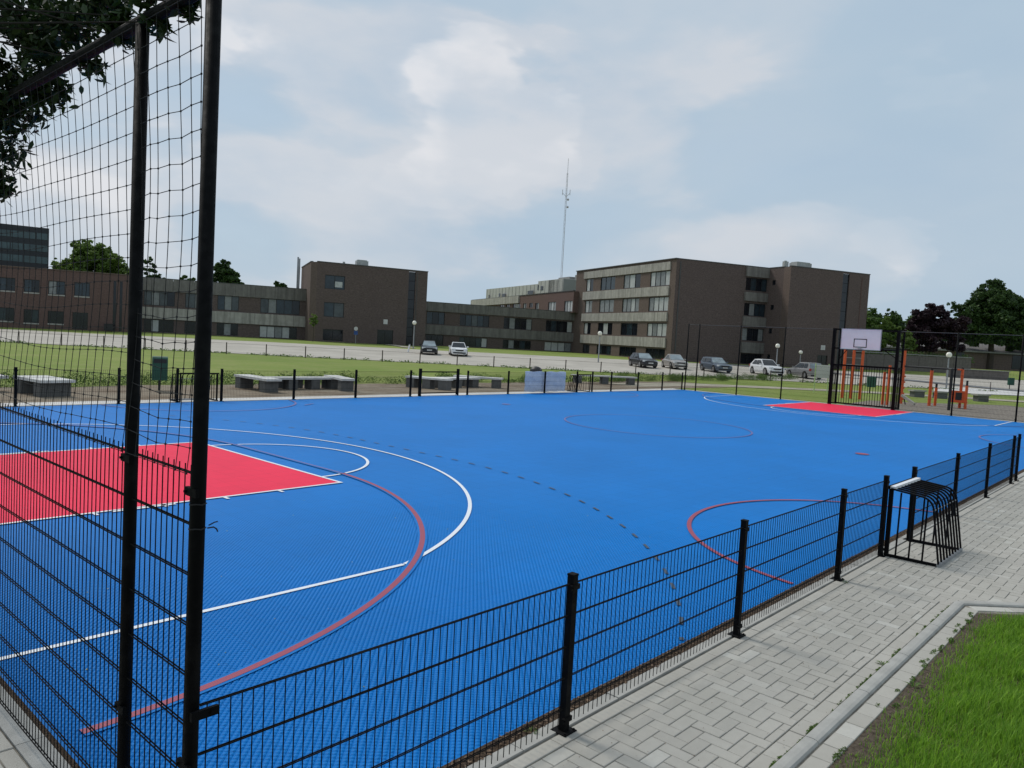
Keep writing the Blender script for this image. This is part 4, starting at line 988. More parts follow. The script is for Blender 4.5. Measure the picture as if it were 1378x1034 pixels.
for k in range(10): q = fbox(FC, 9.38, 10.6, -.2, -.15, .9 + k * 1.32, .9 + k * 1.32 + 1.28); m.add(q.v, q.f)
build(m, 'stair_window', 'glass_dark', B); door(B, FC, db); build(fbox(FC, 6.3, 7.08, 0, .05, 3.2, 3.86), 'house_sign', 'slab_pale', B)
build(fbox(FC, 12.9, 13.02, 0, .06, .5, 13.8), 'downpipe', 'brick_red', B)
e4 = FC(14.4, 0, 0)[:2]; e5 = FC(14.4, -14, 0)[:2]; pB = [(101, 67.7), (88.4, 41.2), e1, e2, p3, e4, e5, (113, 62)]
walls_round(B, [e4, e5, (113, 62), (101, 67.7)], .3, ZB, 'brick_dark'); roof(B, pB, ZB)
coping(B, FL, 0, 29.45, ZB, .18); coping(B, FB, 0, 15.4, ZB, .05); coping(B, FS, 0, 3.1, ZB, .05); coping(B, FC, 0, 14.45, ZB, .05)
roof_unit(B, FC, 2.3, 4.9, -3.0, ZB + .1, .75); roof_unit(B, FC, .2, .9, -2.0, ZB + .1, .7); 
# --- far left: red-brown brick building
C_ = thing('brick_building', 'two-storey reddish brick building at the left edge behind the net', 'building', (33.5, 87.4, .4)); F = facade_fn((33.5, 87.4), -25)
lw = [(-3.62, -1.96, 4.62, 6.25, 'bb'), (-6.32, -4.58, 4.62, 6.22, 'cb'), (-8.8, -7.2, 4.7, 6.2, 'bd'), (-11.4, -9.66, 4.72, 6.23, 'bd'), (-14.0, -12.3, 4.7, 6.2, 'bd'), (-16.6, -14.9, 4.7, 6.2, 'bd'), (-6.32, -4.63, 1.16, 2.64, 'dd'), (-8.78, -7.2, 1.1, 2.68, 'db'), (-11.4, -9.72, 1.19, 2.74, 'bd'), (-14.0, -12.3, 1.2, 2.7, 'bd'), (-16.6, -14.9, 1.2, 2.7, 'db')]
dl = (-3.75, -2.1, .58, 2.64); sl = [(.57, .9, .6, 6.7), (1.27, 1.58, .6, 6.7)]
wall(C_, F, -24, 2.2, .3, 7.5, [h[:4] for h in lw] + [dl] + sl, 'brick_red')
for h in lw: window(C_, F, h[:4], h[4]); build(fbox(F, h[0], h[1], .002, .06, h[2] - .16, h[2] - .01), 'sill', 'concrete', C_)
door(C_, F, dl)
for h in sl: build(fbox(F, h[0], h[1], -.2, -.1, h[2], h[3]), 'slit_window', 'glass_dark', C_)
a_, b_2, c2, d2 = F(-24, 0, 0)[:2], F(2.2, 0, 0)[:2], F(2.2, -12, 0)[:2], F(-24, -12, 0)[:2]
walls_round(C_, [b_2, c2, d2, a_], .3, 7.5, 'brick_red'); roof(C_, [a_, b_2, c2, d2], 7.5); coping(C_, F, -24, 2.2, 7.5, .08, 'brick_mid')
gb = thing('waste_container', 'dark waste container against the left brick building', 'container', (33.4, 86.6, .55), R(-25)); m = MB(); m.bx(-.5, .5, -.4, .3, .1, .85); mesh_obj('body', m.v, m.f, 'bin_black', gb); m = MB(); m.bx(-.53, .53, -.43, .33, .852, .93); mesh_obj('lid', m.v, m.f, 'bin_black', gb)
# --- dark glass tower behind it
T_ = thing('office_tower', 'dark glass office tower rising behind the left brick building', 'building', (33.5, 120, .5)); F = facade_fn((33.5, 120), -15)
build(fbox(F, -30, 3.1, -14, 0, .3, 15.15), 'core', 'tower_band', T_)
for z0, z1 in ((13.3, 14.3), (11.5, 12.5), (9.7, 10.75), (7.9, 8.9)):
    s = -29.5
    while s < 3.0: build(fbox(F, s + .05, min(s + 1.6, 3.05) - .05, .002, .06, z0 + .05, z1), 'glass_panel', 'tower_glass', T_); s += 1.63
# --- buildings behind the right wing
Mb = thing('brick_building', 'reddish brick three-storey wing behind, left of the four-storey block', 'building', (99.2, 66.2, .5)); F = facade_fn((99.2, 66.2), -118); 
# direction -118 runs towards the viewer, so the wing extends to negative s
mw = [(-11.9, -8.3, 7.6, 9.3, 'cpc'), (-4.6, -1.2, 7.45, 9.3, 'cpp'), (-18.29, -16.5, 8.1, 9.3, 'dc'), (-21.4, -19.6, 8.5, 9.38, 'dd'), (-24.8, -23.0, 8.4, 9.4, 'cd'), (-30.9, -26.4, 8.5, 9.4, 'dccd'), (-34.9, -32.8, 8.7, 9.4, 'dd'), (-39.1, -36.2, 8.8, 9.4, 'dd')]
wall(Mb, F, -60, -.9, 7.3, 10.9, [h[:4] for h in mw], 'brick_red')
for h in mw: window(Mb, F, h[:4], h[4])
s = -60
while s < -29: build(fbox(F, s + .02, s + 2.98, .002, .3, 9.5, 10.95), 'fascia_panel', 'facade_concrete', Mb); s += 3
coping(Mb, F, -60, -.9, 10.95, .1)
a_, b_2, c2, d2 = F(-60, 0, 0)[:2], F(-.9, 0, 0)[:2], F(-.9, -10, 0)[:2], F(-60, -10, 0)[:2]; walls_round(Mb, [b_2, c2, d2, a_], 7.3, 10.9, 'brick_red'); roof(Mb, [a_, b_2, c2, d2], 10.9)
Wb = thing('pale_building', 'pale grey metal clad building on the skyline behind the brick wings', 'building', (138.7, 100.2, .5)); F = facade_fn((138.7, 100.2), -115)
build(fbox(F, -51.3, -13.95, -20, 0, 8, 16.4), 'hall', 'metal_cladding', Wb); build(fbox(F, -13.9, .15, -20, .4, 8, 17.0), 'upper_hall', 'metal_cladding', Wb)
build(fbox(F, -51.0, .2, -19, -.2, 4, 8), 'base_wall', 'metal_cladding', Wb)
s = -50.6
while s < .1:
    up_ = s > -14; build(fbox(F, s, s + .06, .401 if up_ else .001, .46 if up_ else .06, 13, 16.9 if up_ else 16.3), 'cladding_rib', 'metal_cladding_dark', Wb); s += 2.4
F3 = facade_fn(F(.2, .4, 0)[:2], -25); build(fbox(F3, 0, 14, -8, 0, 8, 16.9), 'side_hall', 'metal_cladding_dark', Wb)
build(fbox(F, -9.5, -3.5, -5, -3, 17.0, 17.9), 'roof_unit', 'metal_cladding_dark', Wb); build(fbox(F, -2.6, -1.7, -5, -4, 17.0, 18.3), 'roof_unit', 'metal_cladding_dark', Wb)
for s, z0, z1, w_ in ((-14.0, 14.8, 16.1, .5), (-12.2, 14.7, 15.7, 1.4), (-20, 13.8, 14.8, 3.4), (-40, 13.8, 14.8, 1.0), (-37.5, 13.6, 14.6, 2.2), (-48, 13.4, 14.6, .6)):
    build(fbox(F, s, s + w_, .41, .5, z0, z1), 'vent', 'glass_dark', Wb)
# mast
mx_, my_ = site(200, 11.27); mast = thing('radio_mast', 'tall thin lattice radio mast on the skyline', 'mast', (mx_, my_, 0))
m = MB(); tri = [(.30 * math.cos(a), .30 * math.sin(a)) for a in (0, 2.09, 4.19)]
for x, y in tri: m.tube([(x, y, 0), (x * .6, y * .6, 45.5)], .032, 4)
z = 0; k = 0
while z < 45:
    f_ = 1 - .4 * z / 45.5
    for i in range(3): a, b = tri[i], tri[(i + 1) % 3]; m.tube([(a[0] * f_, a[1] * f_, z), (b[0] * f_, b[1] * f_, z + 1.1)], .016, 3, False)
    z += 1.1
mesh_obj('lattice', m.v, m.f, 'mast_metal', mast)
m = MB(); m.tube([(0, 0, 45), (0, 0, 49.2)], .05, 5); mesh_obj('tip', m.v, m.f, 'mast_metal', mast)
for a in range(3): m = MB(); an = a * 2.09 + .6; m.tube([(0, 0, 39.5), (1.1 * math.cos(an), 1.1 * math.sin(an), 40.3)], .05, 4); m.tube([(1.1 * math.cos(an), 1.1 * math.sin(an), 39.8), (1.1 * math.cos(an), 1.1 * math.sin(an), 41.2)], .07, 5); mesh_obj('antenna', m.v, m.f, 'mast_metal', mast)
for z in (38.8, 36.9): m = MB(); m.sphere((.35, -.35, z), .3, 8, 6); mesh_obj('dish', m.v, m.f, 'mast_metal', mast)

# ------------------------------------------------------------------ low buildings, walls and hedge at right
def site_box(d0, d1, r0, r1, z0, z1):
    m = MB(); pts = [site(d0, r0), site(d0, r1), site(d1, r1), site(d1, r0)]; m.poly([p_ for p_ in pts], z0, z1); return m
q = site(110, 50); W1 = thing('retaining_wall', 'long grey brown retaining wall behind the exercise poles', 'wall', (q[0], q[1], .6))
for i in range(9):
    r0 = 43 + i * 2.5; build(site_box(110, 110.4, r0 + .02, r0 + 2.48, .5, 2.95 + .03 * i), 'wall_panel', 'wall_grey', W1)
build(site_box(109.9, 110.5, 43, 65.5, 3.2, 3.35), 'coping', 'cap_grey', W1)
q = site(96, 56); W2 = thing('low_wall', 'lower dark wall in front of the long retaining wall', 'wall', (q[0], q[1], .6))
build(site_box(96, 96.3, 54.3, 62, .4, 1.65), 'wall_panel', 'wall_grey', W2); build(site_box(95.9, 96.4, 54.2, 62.1, 1.652, 1.75), 'coping', 'cap_grey', W2)
cs_ = []; rd = []
for r_ in np.arange(44, 70, .8): q = site(118, r_); cs_.append((q[0], q[1], 2.9)); rd.append((1.0, 1.0, 1.0))
hd = tag(quads_obj('hedge', leaf_cloud(cs_, rd, 7000, .16, 21), 'leaf_green'), 'clipped green hedge on top of the retaining wall', 'hedge')
q = site(135, 76); LB = thing('low_building', 'single-storey brick building with pale sloping roof under the trees at right', 'building', (q[0], q[1], 1.5))
build(site_box(135, 147, 72, 90, 1.0, 4.7), 'wall', 'brick_mid', LB); build(site_box(138, 150, 50, 71.99, 1.0, 4.7), 'wall', 'brick_mid', LB)
for d0, r0, r1 in ((134.4, 71.6, 90.6), (137.4, 49.5, 71.59)):
    a, b = site(d0, r0), site(d0, r1); a2, b2 = site(d0 + 7, r0 + 1), site(d0 + 7, r1 - 1); a3, b3 = site(d0 + 13, r0), site(d0 + 13, r1)
    m = MB(); m.add([(*a, 4.71), (*b, 4.71), (*b2, 6.2), (*a2, 6.2), (*a3, 4.71), (*b3, 4.71)], [(0, 1, 2, 3), (3, 2, 5, 4), (0, 3, 4), (1, 5, 2)]); build(m, 'roof', 'roof_tile_grey', LB)
    build(site_box(d0 - .05, d0 + .25, r0, r1, 4.45, 4.7), 'fascia', 'cap_grey', LB)
for r0, r1, d0 in ((77.6, 79, 134.93), (87.5, 90, 134.93), (52, 57, 137.93), (58.5, 64, 137.93), (65, 70, 137.93)): build(site_box(d0, d0 + .06, r0, r1, 1.9, 4.3), 'window', 'glass_dark', LB)

# ------------------------------------------------------------------ trees
def tree(name, label, base, lobes, n, size, mat, trunk_r, trunk_h, seed, fork=5, cat='tree', group=None):
    """base world xyz; lobes: (dx, dy, z, r[, rz]) relative to base"""
    t_ = thing(name, label, cat, base, 0, group); rs = np.random.RandomState(seed); rr = random.Random(seed)
    C2 = []; R2 = []
    for lb in lobes:
        dx, dy, z, r_ = lb[:4]; rz_ = lb[4] if len(lb) > 4 else r_ * .85
        k = max(14, int(r_ * r_ * 4.5)); 
        for _ in range(k):    # clumps spread through each lobe, mostly near its surface
            d = rs.normal(size=3); d /= np.linalg.norm(d); q = rs.rand() ** .45 * rs.uniform(.75, 1.08)
            C2.append((dx + d[0] * r_ * q, dy + d[1] * r_ * q, z + d[2] * rz_ * q)); cr = r_ * rs.uniform(.16, .34); R2.append((cr, cr, cr * .7))
    V = leaf_cloud(C2, R2, int(n * 1.7), size, seed + 1, .8, .6); quads_obj('crown', V, mat, t_)
    m = MB(); m.tube([(0, 0, -.3), (rr.uniform(-.1, .1), rr.uniform(-.1, .1), trunk_h * .5), (rr.uniform(-.2, .2), rr.uniform(-.2, .2), trunk_h)], [trunk_r * 1.15, trunk_r * .9, trunk_r * .65], 9)
    for k in range(fork):
        lb = lobes[k % len(lobes)]; e = Vector((lb[0] * .8, lb[1] * .8, lb[2])); s_ = Vector((0, 0, trunk_h * rr.uniform(.75, 1))); mid = s_.lerp(e, .5) + Vector((rr.uniform(-.4, .4), rr.uniform(-.4, .4), -.2))
        m.tube([s_, mid, e], [trunk_r * .45, trunk_r * .28, trunk_r * .1], 6, False)
    mesh_obj('trunk', m.v, m.f, 'bark', t_); return t_
def st(D, r_, dz=0): x, y = site(D, r_); return (x, y, terr(x, y) + dz)
def L2(lst):   # lobes given as (right, forward, height, radius) -> world aligned
    return [(r_ * FY + d * FX, -r_ * FX + d * FY, z, *rest_) for r_, d, z, *rest_ in lst]
tree('broadleaf_tree', 'tall dense dark green tree at the right edge, largest in view', st(135, 83.6), L2([(0, 0, 11.6, 3.9), (-3.4, 0, 9.8, 2.9), (-5.2, .5, 8.2, 2.3), (3.6, 0, 10.2, 3.6), (6.5, 1, 9.0, 3.0), (0, -1, 7.2, 4.0), (-4.2, 0, 5.8, 2.6), (5, 0, 5.6, 3.2), (-.5, .5, 14.2, 2.2), (9, 0, 7, 3), (-7.0, 0, 10.8, 1.2), (9.5, 0, 10.6, 1.8)]), 30000, .26, 'leaf_dark', .55, 6.0, 31, 7)
tree('broadleaf_tree', 'second trunked tree standing just right of the largest dark tree', st(136.5, 87.5), L2([(1, 0, 8, 3.5), (3.5, 0, 6, 3), (2, 0, 11, 2.6), (5, 0, 8.5, 3)]), 9000, .26, 'leaf_green', .45, 5.5, 32, 4)
tree('copper_tree', 'dark purple leaved tree left of the tall green tree', st(120, 64.8), L2([(0, 0, 7.0, 3.0), (-2.6, 0, 5.9, 2.1), (2.8, 0, 6.4, 2.6), (.6, 0, 8.6, 1.9), (-1, -.5, 4.6, 2.5), (3.6, 0, 4.0, 2.2), (-3.4, 0, 4.4, 1.4)]), 15000, .22, 'leaf_purple', .32, 3.0, 33)
tree('small_tree', 'light green small tree behind the white backboard', st(112, 53.6), L2([(0, 0, 4.9, 2.3), (-2.6, 0, 4.6, 1.9), (2.4, 0, 4.6, 1.8), (.2, 0, 6.3, 1.4), (-1.2, 0, 5.8, 1.5), (3.6, 0, 3.6, 1.3)]), 7000, .2, 'leaf_light', .16, 2.4, 34)
for i, (r_, h, w, nm, lb, mt) in enumerate([(91.5, 14.6, 3.6, 'broadleaf_tree', 'distant green tree just right of the four-storey block', 'leaf_green'), (97.5, 14.2, 3.4, 'broadleaf_tree', 'distant tree second from the four-storey block', 'leaf_dark'), (104, 13.8, 3.8, 'broadleaf_tree', 'distant tree third from the four-storey block, near the copper tree', 'leaf_green'),
      (112, 12.5, 4, 'broadleaf_tree', 'distant tree half hidden behind the copper tree', 'leaf_dark'), (122, 13, 5, 'broadleaf_tree', 'distant tree behind the tall dark tree, left part', 'leaf_green'), (135, 12, 5, 'broadleaf_tree', 'distant tree behind the tall dark tree, right part', 'leaf_dark'), (150, 12, 6, 'broadleaf_tree', 'distant tree beyond the right edge of the picture', 'leaf_green')]):
    b = st(200, r_); tree(nm, lb, b, L2([(0, 0, h * .72, w), (-w * .5, 0, h * .55, w * .8), (w * .5, 0, h * .55, w * .8), (0, 0, h * .4, w), (rnd.uniform(-1, 1), 0, h * .86, w * .5)]), 5000, .36, mt, .35, h * .4, 40 + i)
tree('broadleaf_tree', 'round green tree showing above the left brick building', st(150, -83.4), L2([(0, 0, 12.5, 3.6), (-4.2, 0, 10.2, 3.0), (4.4, 0, 11, 3.2), (-1.5, 0, 14.6, 2.4), (2.5, 0, 14, 2.2), (0, 0, 8.5, 4), (7.2, 0, 9.5, 2.2), (-6.3, 0, 11.2, 1.4)]), 15000, .3, 'leaf_light', .4, 7.5, 51)
tree('conifer_tree', 'dark conifer showing right of the slimmer tall post', st(150, -71.8), L2([(0, 0, 11, 1.5, 2.6), (.8, 0, 8.5, 2.2), (-.5, 0, 6, 2.8), (.3, 0, 12.6, .8, 1.4), (1.9, 0, 9.5, 1.2)]), 7000, .26, 'leaf_dark', .3, 9, 52)
tree('broadleaf_tree', 'dark round tree above the left wing, right of the thick tall post', st(140, -53.2), L2([(0, 0, 10.4, 2.5), (1.7, 0, 9, 2.0), (-1.8, 0, 9.2, 2.0), (-.4, 0, 12, 1.5), (0, 0, 7, 2.4)]), 9000, .26, 'leaf_dark', .35, 7, 53)
tree('broadleaf_tree', 'small tree top left of the dark round tree above the wing', st(140, -60), L2([(0, 0, 8.7, 1.5), (1.4, 0, 8.4, 1.3)]), 3000, .26, 'leaf_green', .2, 7, 54)
tree('broadleaf_tree', 'thin tree top showing beside the flues of the three-storey block', st(160, -48.8), L2([(0, 0, 9.6, 1.5), (1.5, 0, 9, 1.2), (-1.2, 0, 10.4, .8)]), 900, .26, 'leaf_dark', .25, 8, 55)
tree('sapling', 'young sapling standing against the left corner of the three-storey block', (53.6, 73.6, .55), [(0, 0, 2.7, .75), (.2, .2, 3.3, .45)], 260, .16, 'leaf_light', .05, 2.4, 56, 3)
# near tree overhanging the net at upper left, trunk outside the picture
nt = thing('overhanging_tree', 'dark leafy branches hanging over the net from the upper left', 'tree', (-4.3, -5.6, 0))
lob = [(-1.6, -8.35, 3.68, .04), (-1.6, -8.8, 3.69, .035), (-1.6, -9.15, 3.69, .04), (-1.6, -9.42, 3.70, .035), (-1.62, -8.75, 3.80, .06), (-1.62, -9.1, 3.80, .045), (-1.58, -7.1, 3.62, .13), (-1.55, -6.72, 3.22, .05), (-1.64, -7.28, 4.10, .30), (-1.60, -7.62, 3.98, .22), (-1.60, -7.2, 3.80, .23), (-1.62, -6.86, 3.56, .20), (-1.50, -7.40, 3.74, .12), (-1.52, -7.9, 4.05, .13), (-1.56, -8.3, 3.98, .09), (-1.60, -8.6, 3.90, .06), (-1.6, -8.05, 3.9, .10), (-1.7, -7.75, 3.86, .12), (-1.58, -6.62, 3.36, .10),
       (-1.80, -6.43, 3.94, .42), (-1.85, -6.35, 4.76, .55), (-1.7, -7.1, 4.6, .3), (-2.6, -6.2, 4.6, .7), (-3.4, -5.8, 5.2, .9), (-2.2, -5.6, 5.6, .9), (-4.6, -5.2, 6.2, 1.3)]
cent = []; rad = []; rr = random.Random(3)
for (x, y, z, r_) in lob:
    for k in range(max(2, int(60 * r_))):
        d = Vector((rr.gauss(0, 1), rr.gauss(0, 1), rr.gauss(0, 1))).normalized() * r_ * rr.random() ** .45
        cent.append((x + d.x, y + d.y, z + d.z)); rad.append((.04 if r_ < .1 else .075,) * 3)
rs = np.random.RandomState(8); n = 15000; ci = rs.randint(0, len(cent), n); C3 = np.array(cent)[ci]; dd = rs.normal(size=(n, 3)) * np.array(rad)[ci] * .62; P3 = C3 + dd
ax_ = rs.normal(size=(n, 3)); ax_[:, 2] = -np.abs(ax_[:, 2]) * .9; ax_ /= np.linalg.norm(ax_, axis=1)[:, None]; bx_ = np.cross(ax_, rs.normal(size=(n, 3)) * .5 + np.array([0, 0, 1.0])); bx_ /= np.linalg.norm(bx_, axis=1)[:, None]
nn_ = np.cross(ax_, bx_); S = rs.uniform(.024, .038, (n, 1))
V6 = np.stack([P3 - ax_ * S, P3 - ax_ * S * .35 + bx_ * S * .42 + nn_ * S * .12, P3 + ax_ * S * .35 + bx_ * S * .36 + nn_ * S * .1, P3 + ax_ * S * 1.15, P3 + ax_ * S * .35 - bx_ * S * .36 + nn_ * S * .1, P3 - ax_ * S * .35 - bx_ * S * .42 + nn_ * S * .12], 1)
vs = V6.reshape(-1, 3) - np.array([-4.3, -5.6, 0]); me = bpy.data.meshes.new('leaves'); me.vertices.add(n * 6); me.vertices.foreach_set('co', vs.ravel())
b6 = np.arange(n) * 6; lp = np.stack([b6, b6 + 1, b6 + 2, b6 + 3, b6, b6 + 3, b6 + 4, b6 + 5], 1).ravel()
me.loops.add(n * 8); me.loops.foreach_set('vertex_index', lp.astype(np.int32)); me.polygons.add(n * 2); me.polygons.foreach_set('loop_start', (np.arange(n * 2) * 4).astype(np.int32)); me.update(calc_edges=True)
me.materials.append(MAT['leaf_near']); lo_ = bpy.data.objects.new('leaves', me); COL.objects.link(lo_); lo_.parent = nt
m = MB(); m.tube([(-4.3, -5.6, -.1), (-4.25, -5.62, 2.2), (-4.35, -5.5, 4.2), (-4.5, -5.3, 6.4)], [.17, .14, .11, .06], 12); build(m, 'trunk', 'bark_dark', nt)
m = MB()
for e in lob: 
    s_ = Vector((-4.3, -5.55, 3.2 + rr.random() * 1.2)); E_ = Vector(e[:3]); w_ = [s_.lerp(E_, q) + Vector((rr.uniform(-.09, .09), rr.uniform(-.09, .09), .5 * q * (1 - q) + rr.uniform(-.08, .08))) * (0 if q in (0, 1) else 1) for q in (0, .2, .4, .6, .8, 1)]; m.tube(w_, [.022, .016, .012, .008, .005, .003], 5, False)
for c3 in cent[::4]:
    near_l = min(lob, key=lambda l: (Vector(l[:3]) - Vector(c3)).length); m.tube([near_l[:3], c3], [.004, .0018], 3, False)
build(m, 'branch', 'bark_dark', nt)

# ------------------------------------------------------------------ lamps, signs, bollard, bins, exercise poles
def globe_lamp(D, r_, h, label, loc=None):
    x, y = site(D, r_) if loc is None else loc; z = terr(x, y); t_ = thing('globe_lamp', label, 'lamp', (x, y, z), 0, 'white globe lamps')
    m = MB(); m.tube([(0, 0, 0), (0, 0, h - .45)], [.075, .055], 10); mesh_obj('pole', m.v, m.f, 'galvanised', t_)
    m = MB(); m.sphere((0, 0, h - .22), .25, 16, 10); mesh_obj('globe', m.v, m.f, 'globe', t_, smooth=True)
    m = MB(); m.tube([(0, 0, h - .5), (0, 0, h - .42)], .12, 10); mesh_obj('collar', m.v, m.f, 'plastic_black', t_)
globe_lamp(0, 0, 3.35, 'globe lamp in front of the three-storey block, left of the black car', (57.04, 57.66)); globe_lamp(0, 0, 3.4, 'globe lamp in front of the banded end of the four-storey block', (65.87, 36.91))
globe_lamp(86, 29.45, 3.1, 'globe lamp behind the white hatchback at right'); globe_lamp(70, 39.6, 3.35, 'globe lamp seen through the right end fence'); globe_lamp(100, 37.3, 2.3, 'short globe lamp behind the silver car')
bo = thing('bollard', 'leaning white bollard beside the left globe lamp', 'bollard', (51.65, 52.2, .3)); m = MB(); m.tube([(0, 0, 0), (.12, -.1, .85)], .09, 10); mesh_obj('shaft', m.v, m.f, 'white_paint', bo); m = MB(); m.tube([(.11, -.09, .76), (.125, -.104, .87)], .095, 10); mesh_obj('cap', m.v, m.f, 'galvanised', bo)
sg = thing('parking_sign', 'small blue and white sign on a post before the three-storey block', 'sign', (58.3, 70.8, .55), R(-45)); m = MB(); m.tube([(0, 0, 0), (0, 0, 2.3)], .035, 8); mesh_obj('post', m.v, m.f, 'galvanised', sg)
m = MB(); m.bx(-.25, .25, -.06, -.04, 1.2, 1.7); mesh_obj('panel', m.v, m.f, 'sign_blue', sg); m = MB(); m.tube([(0, -.04, 2.0), (0, -.07, 2.0)], .26, 16); mesh_obj('disc', m.v, m.f, 'slab_pale', sg)
s2 = thing('notice_board', 'white notice board on pale green posts beyond the right end fence', 'sign', (48.6, 6.33, 0), R(-55))
for x in (-.42, .42): m = MB(); m.tube([(x, 0, -.03), (x, 0, 1.9)], .035, 8); mesh_obj('post', m.v, m.f, 'sign_green', s2)
m = MB(); m.bx(-.38, .62, -.06, -.04, .95, 1.82); mesh_obj('board', m.v, m.f, 'slab_pale', s2)
for (x, y, lab) in ((53.84, 4.84, 'green litter bin on a post seen through the end goal'), (87.0, 1.81, 'green litter bin beside the pale slab at the right edge')):
    z = terr(x, y); b = thing('litter_bin', lab, 'bin', (x, y, z), R(-50), 'green bins beyond the right end fence'); m = MB(); m.tube([(0, 0, -.03), (0, 0, 1.15)], .04, 8); mesh_obj('post', m.v, m.f, 'bin_black', b)
    m = MB(); m.bx(-.26, .26, -.32, -.04, .42, 1.15); mesh_obj('body', m.v, m.f, 'bin_green', b)
for (x, y, lab) in ((54.3, 1.9, 'leftmost grey concrete block seat by the beige path'), (55.2, .7, 'middle grey concrete block seat by the beige path'), (55.8, -1.6, 'rightmost grey concrete block seat by the beige path')):
    b = thing('block_seat', lab, 'seat', (x, y, 0), R(-40), 'concrete block seats by the path'); m = MB(); m.bx(-.38, .38, -.25, .25, -.03, .36); mesh_obj('block', m.v, m.f, 'concrete_dark', b); m = MB(); m.bx(-.5, .48, -.3, .3, .362, .46); mesh_obj('slab', m.v, m.f, 'concrete', b)
def pole_part(par, x, y, h, r=.075, cap=0, lean=(0, 0), mat='orange_paint'):
    m = MB(); m.tube([(x, y, -.05), (x + lean[0], y + lean[1], h)], r, 10); o = build(m, 'pole', mat, par)
    if cap: m = MB(); m.tube([(x + lean[0], y + lean[1], h + .002), (x + lean[0], y + lean[1], h + cap)], r * .8, 10); build(m, 'cap', 'plastic_black', o)
f1 = thing('exercise_frame', 'three tall orange exercise poles with rungs seen behind the backboard', 'exercise frame', (44.5, 3.0, 0))
for x, y in ((44.43, 3.51), (44.5, 3.03), (44.55, 2.54)): pole_part(f1, x, y, 2.86, .085)
for a, b in (((44.43, 3.51), (44.5, 3.03)), ((44.5, 3.03), (44.55, 2.54))):
    for z in (.4, .8, 1.2, 1.6, 2.0, 2.4): m = MB(); m.tube([(*a, z), (*b, z)], .02, 6); build(m, 'rung', 'galvanised', f1)
m = MB(); m.bx(44.44, 44.56, 2.55, 3.5, 2.865, 2.93); build(m, 'top_bar', 'plastic_black', f1)
f2 = thing('exercise_frame', 'short orange twin pole exerciser beside the right goal post', 'exercise frame', (40.95, -.03, 0)); pole_part(f2, 40.95, -.03, 2.12, .07); pole_part(f2, 40.98, .22, 1.75, .07)
m = MB(); m.tube([(40.95, -.03, 1.7), (40.98, .22, 1.7)], .03, 6); m.tube([(40.9, -.25, 1.95), (41, .45, 1.95)], .025, 6); build(m, 'handle', 'plastic_black', f2)
f3 = thing('pull_up_frame', 'wide pull-up frame of orange and black posts with black top beam', 'exercise frame', (43.5, -1.2, 0))
pole_part(f3, 43.73, .05, 2.97, .085); pole_part(f3, 44.09, -1.31, 1.95, .085, .12); pole_part(f3, 41.44, -2.87, 2.1, .075, 0, (0, 0), 'plastic_black'); pole_part(f3, 44.66, -1.47, 1.0, .075, .22); 
m = MB(); m.tube([(43.73, .05, 2.1), (43.32, -2.69, 2.1)], .055, 8); m.tube([(43.4, -2.3, 2.1), (41.44, -2.87, 2.1)], .05, 8); build(m, 'beam', 'plastic_black', f3)
m = MB()
for k in range(5): m.bx(43.66 + .02, 43.80, -.08, .18, .2 + k * .32, .3 + k * .32)
build(m, 'step', 'orange_paint', f3)
f4 = thing('step_exerciser', 'orange exerciser with seat plate and two capped poles, rightmost', 'exercise frame', (44.3, -2.9, 0)); pole_part(f4, 44.64, -2.69, 2.1, .075, .1); pole_part(f4, 44.0, -3.09, 1.25, .07, .28)
m = MB(); m.bx(43.95, 44.0, -3.05, -2.35, .35, .95); m.bx(43.9, 44.6, -3.1, -2.4, .30, .348); build(m, 'plate', 'orange_paint', f4); m = MB(); m.bx(43.93, 43.949, -2.9, -2.6, .45, .85); build(m, 'recess', 'plastic_black', f4)
m = MB(); m.bx(44.5, 44.62, -2.7, -1.4, 2.05, 2.13); build(m, 'arm', 'orange_paint', f4)
rp = thing('incline_board', 'grey tilted sit-up board low on the bark bed', 'exercise frame', (43.0, -.6, 0)); m = MB(); m.tube([(42.9, -.2, .5), (42.6, -.95, .08)], .09, 4); mesh_obj('board', [(v[0] - 43.0, v[1] + .6, v[2]) for v in m.v], m.f, 'concrete', rp); m = MB(); m.tube([(42.9, -.3, .42), (42.95, -.4, 0)], .03, 6); mesh_obj('leg', [(v[0] - 43.0, v[1] + .6, v[2]) for v in m.v], m.f, 'plastic_black', rp)
m = MB(); m.tube([(41.5, -6.4, 0), (47.0, -7.2, 0), (55, -4.5, 0)], .07, 4); tag(build(m, 'bed_edging', 'concrete'), 'thin pale edging bounding the bark bed', 'edging')

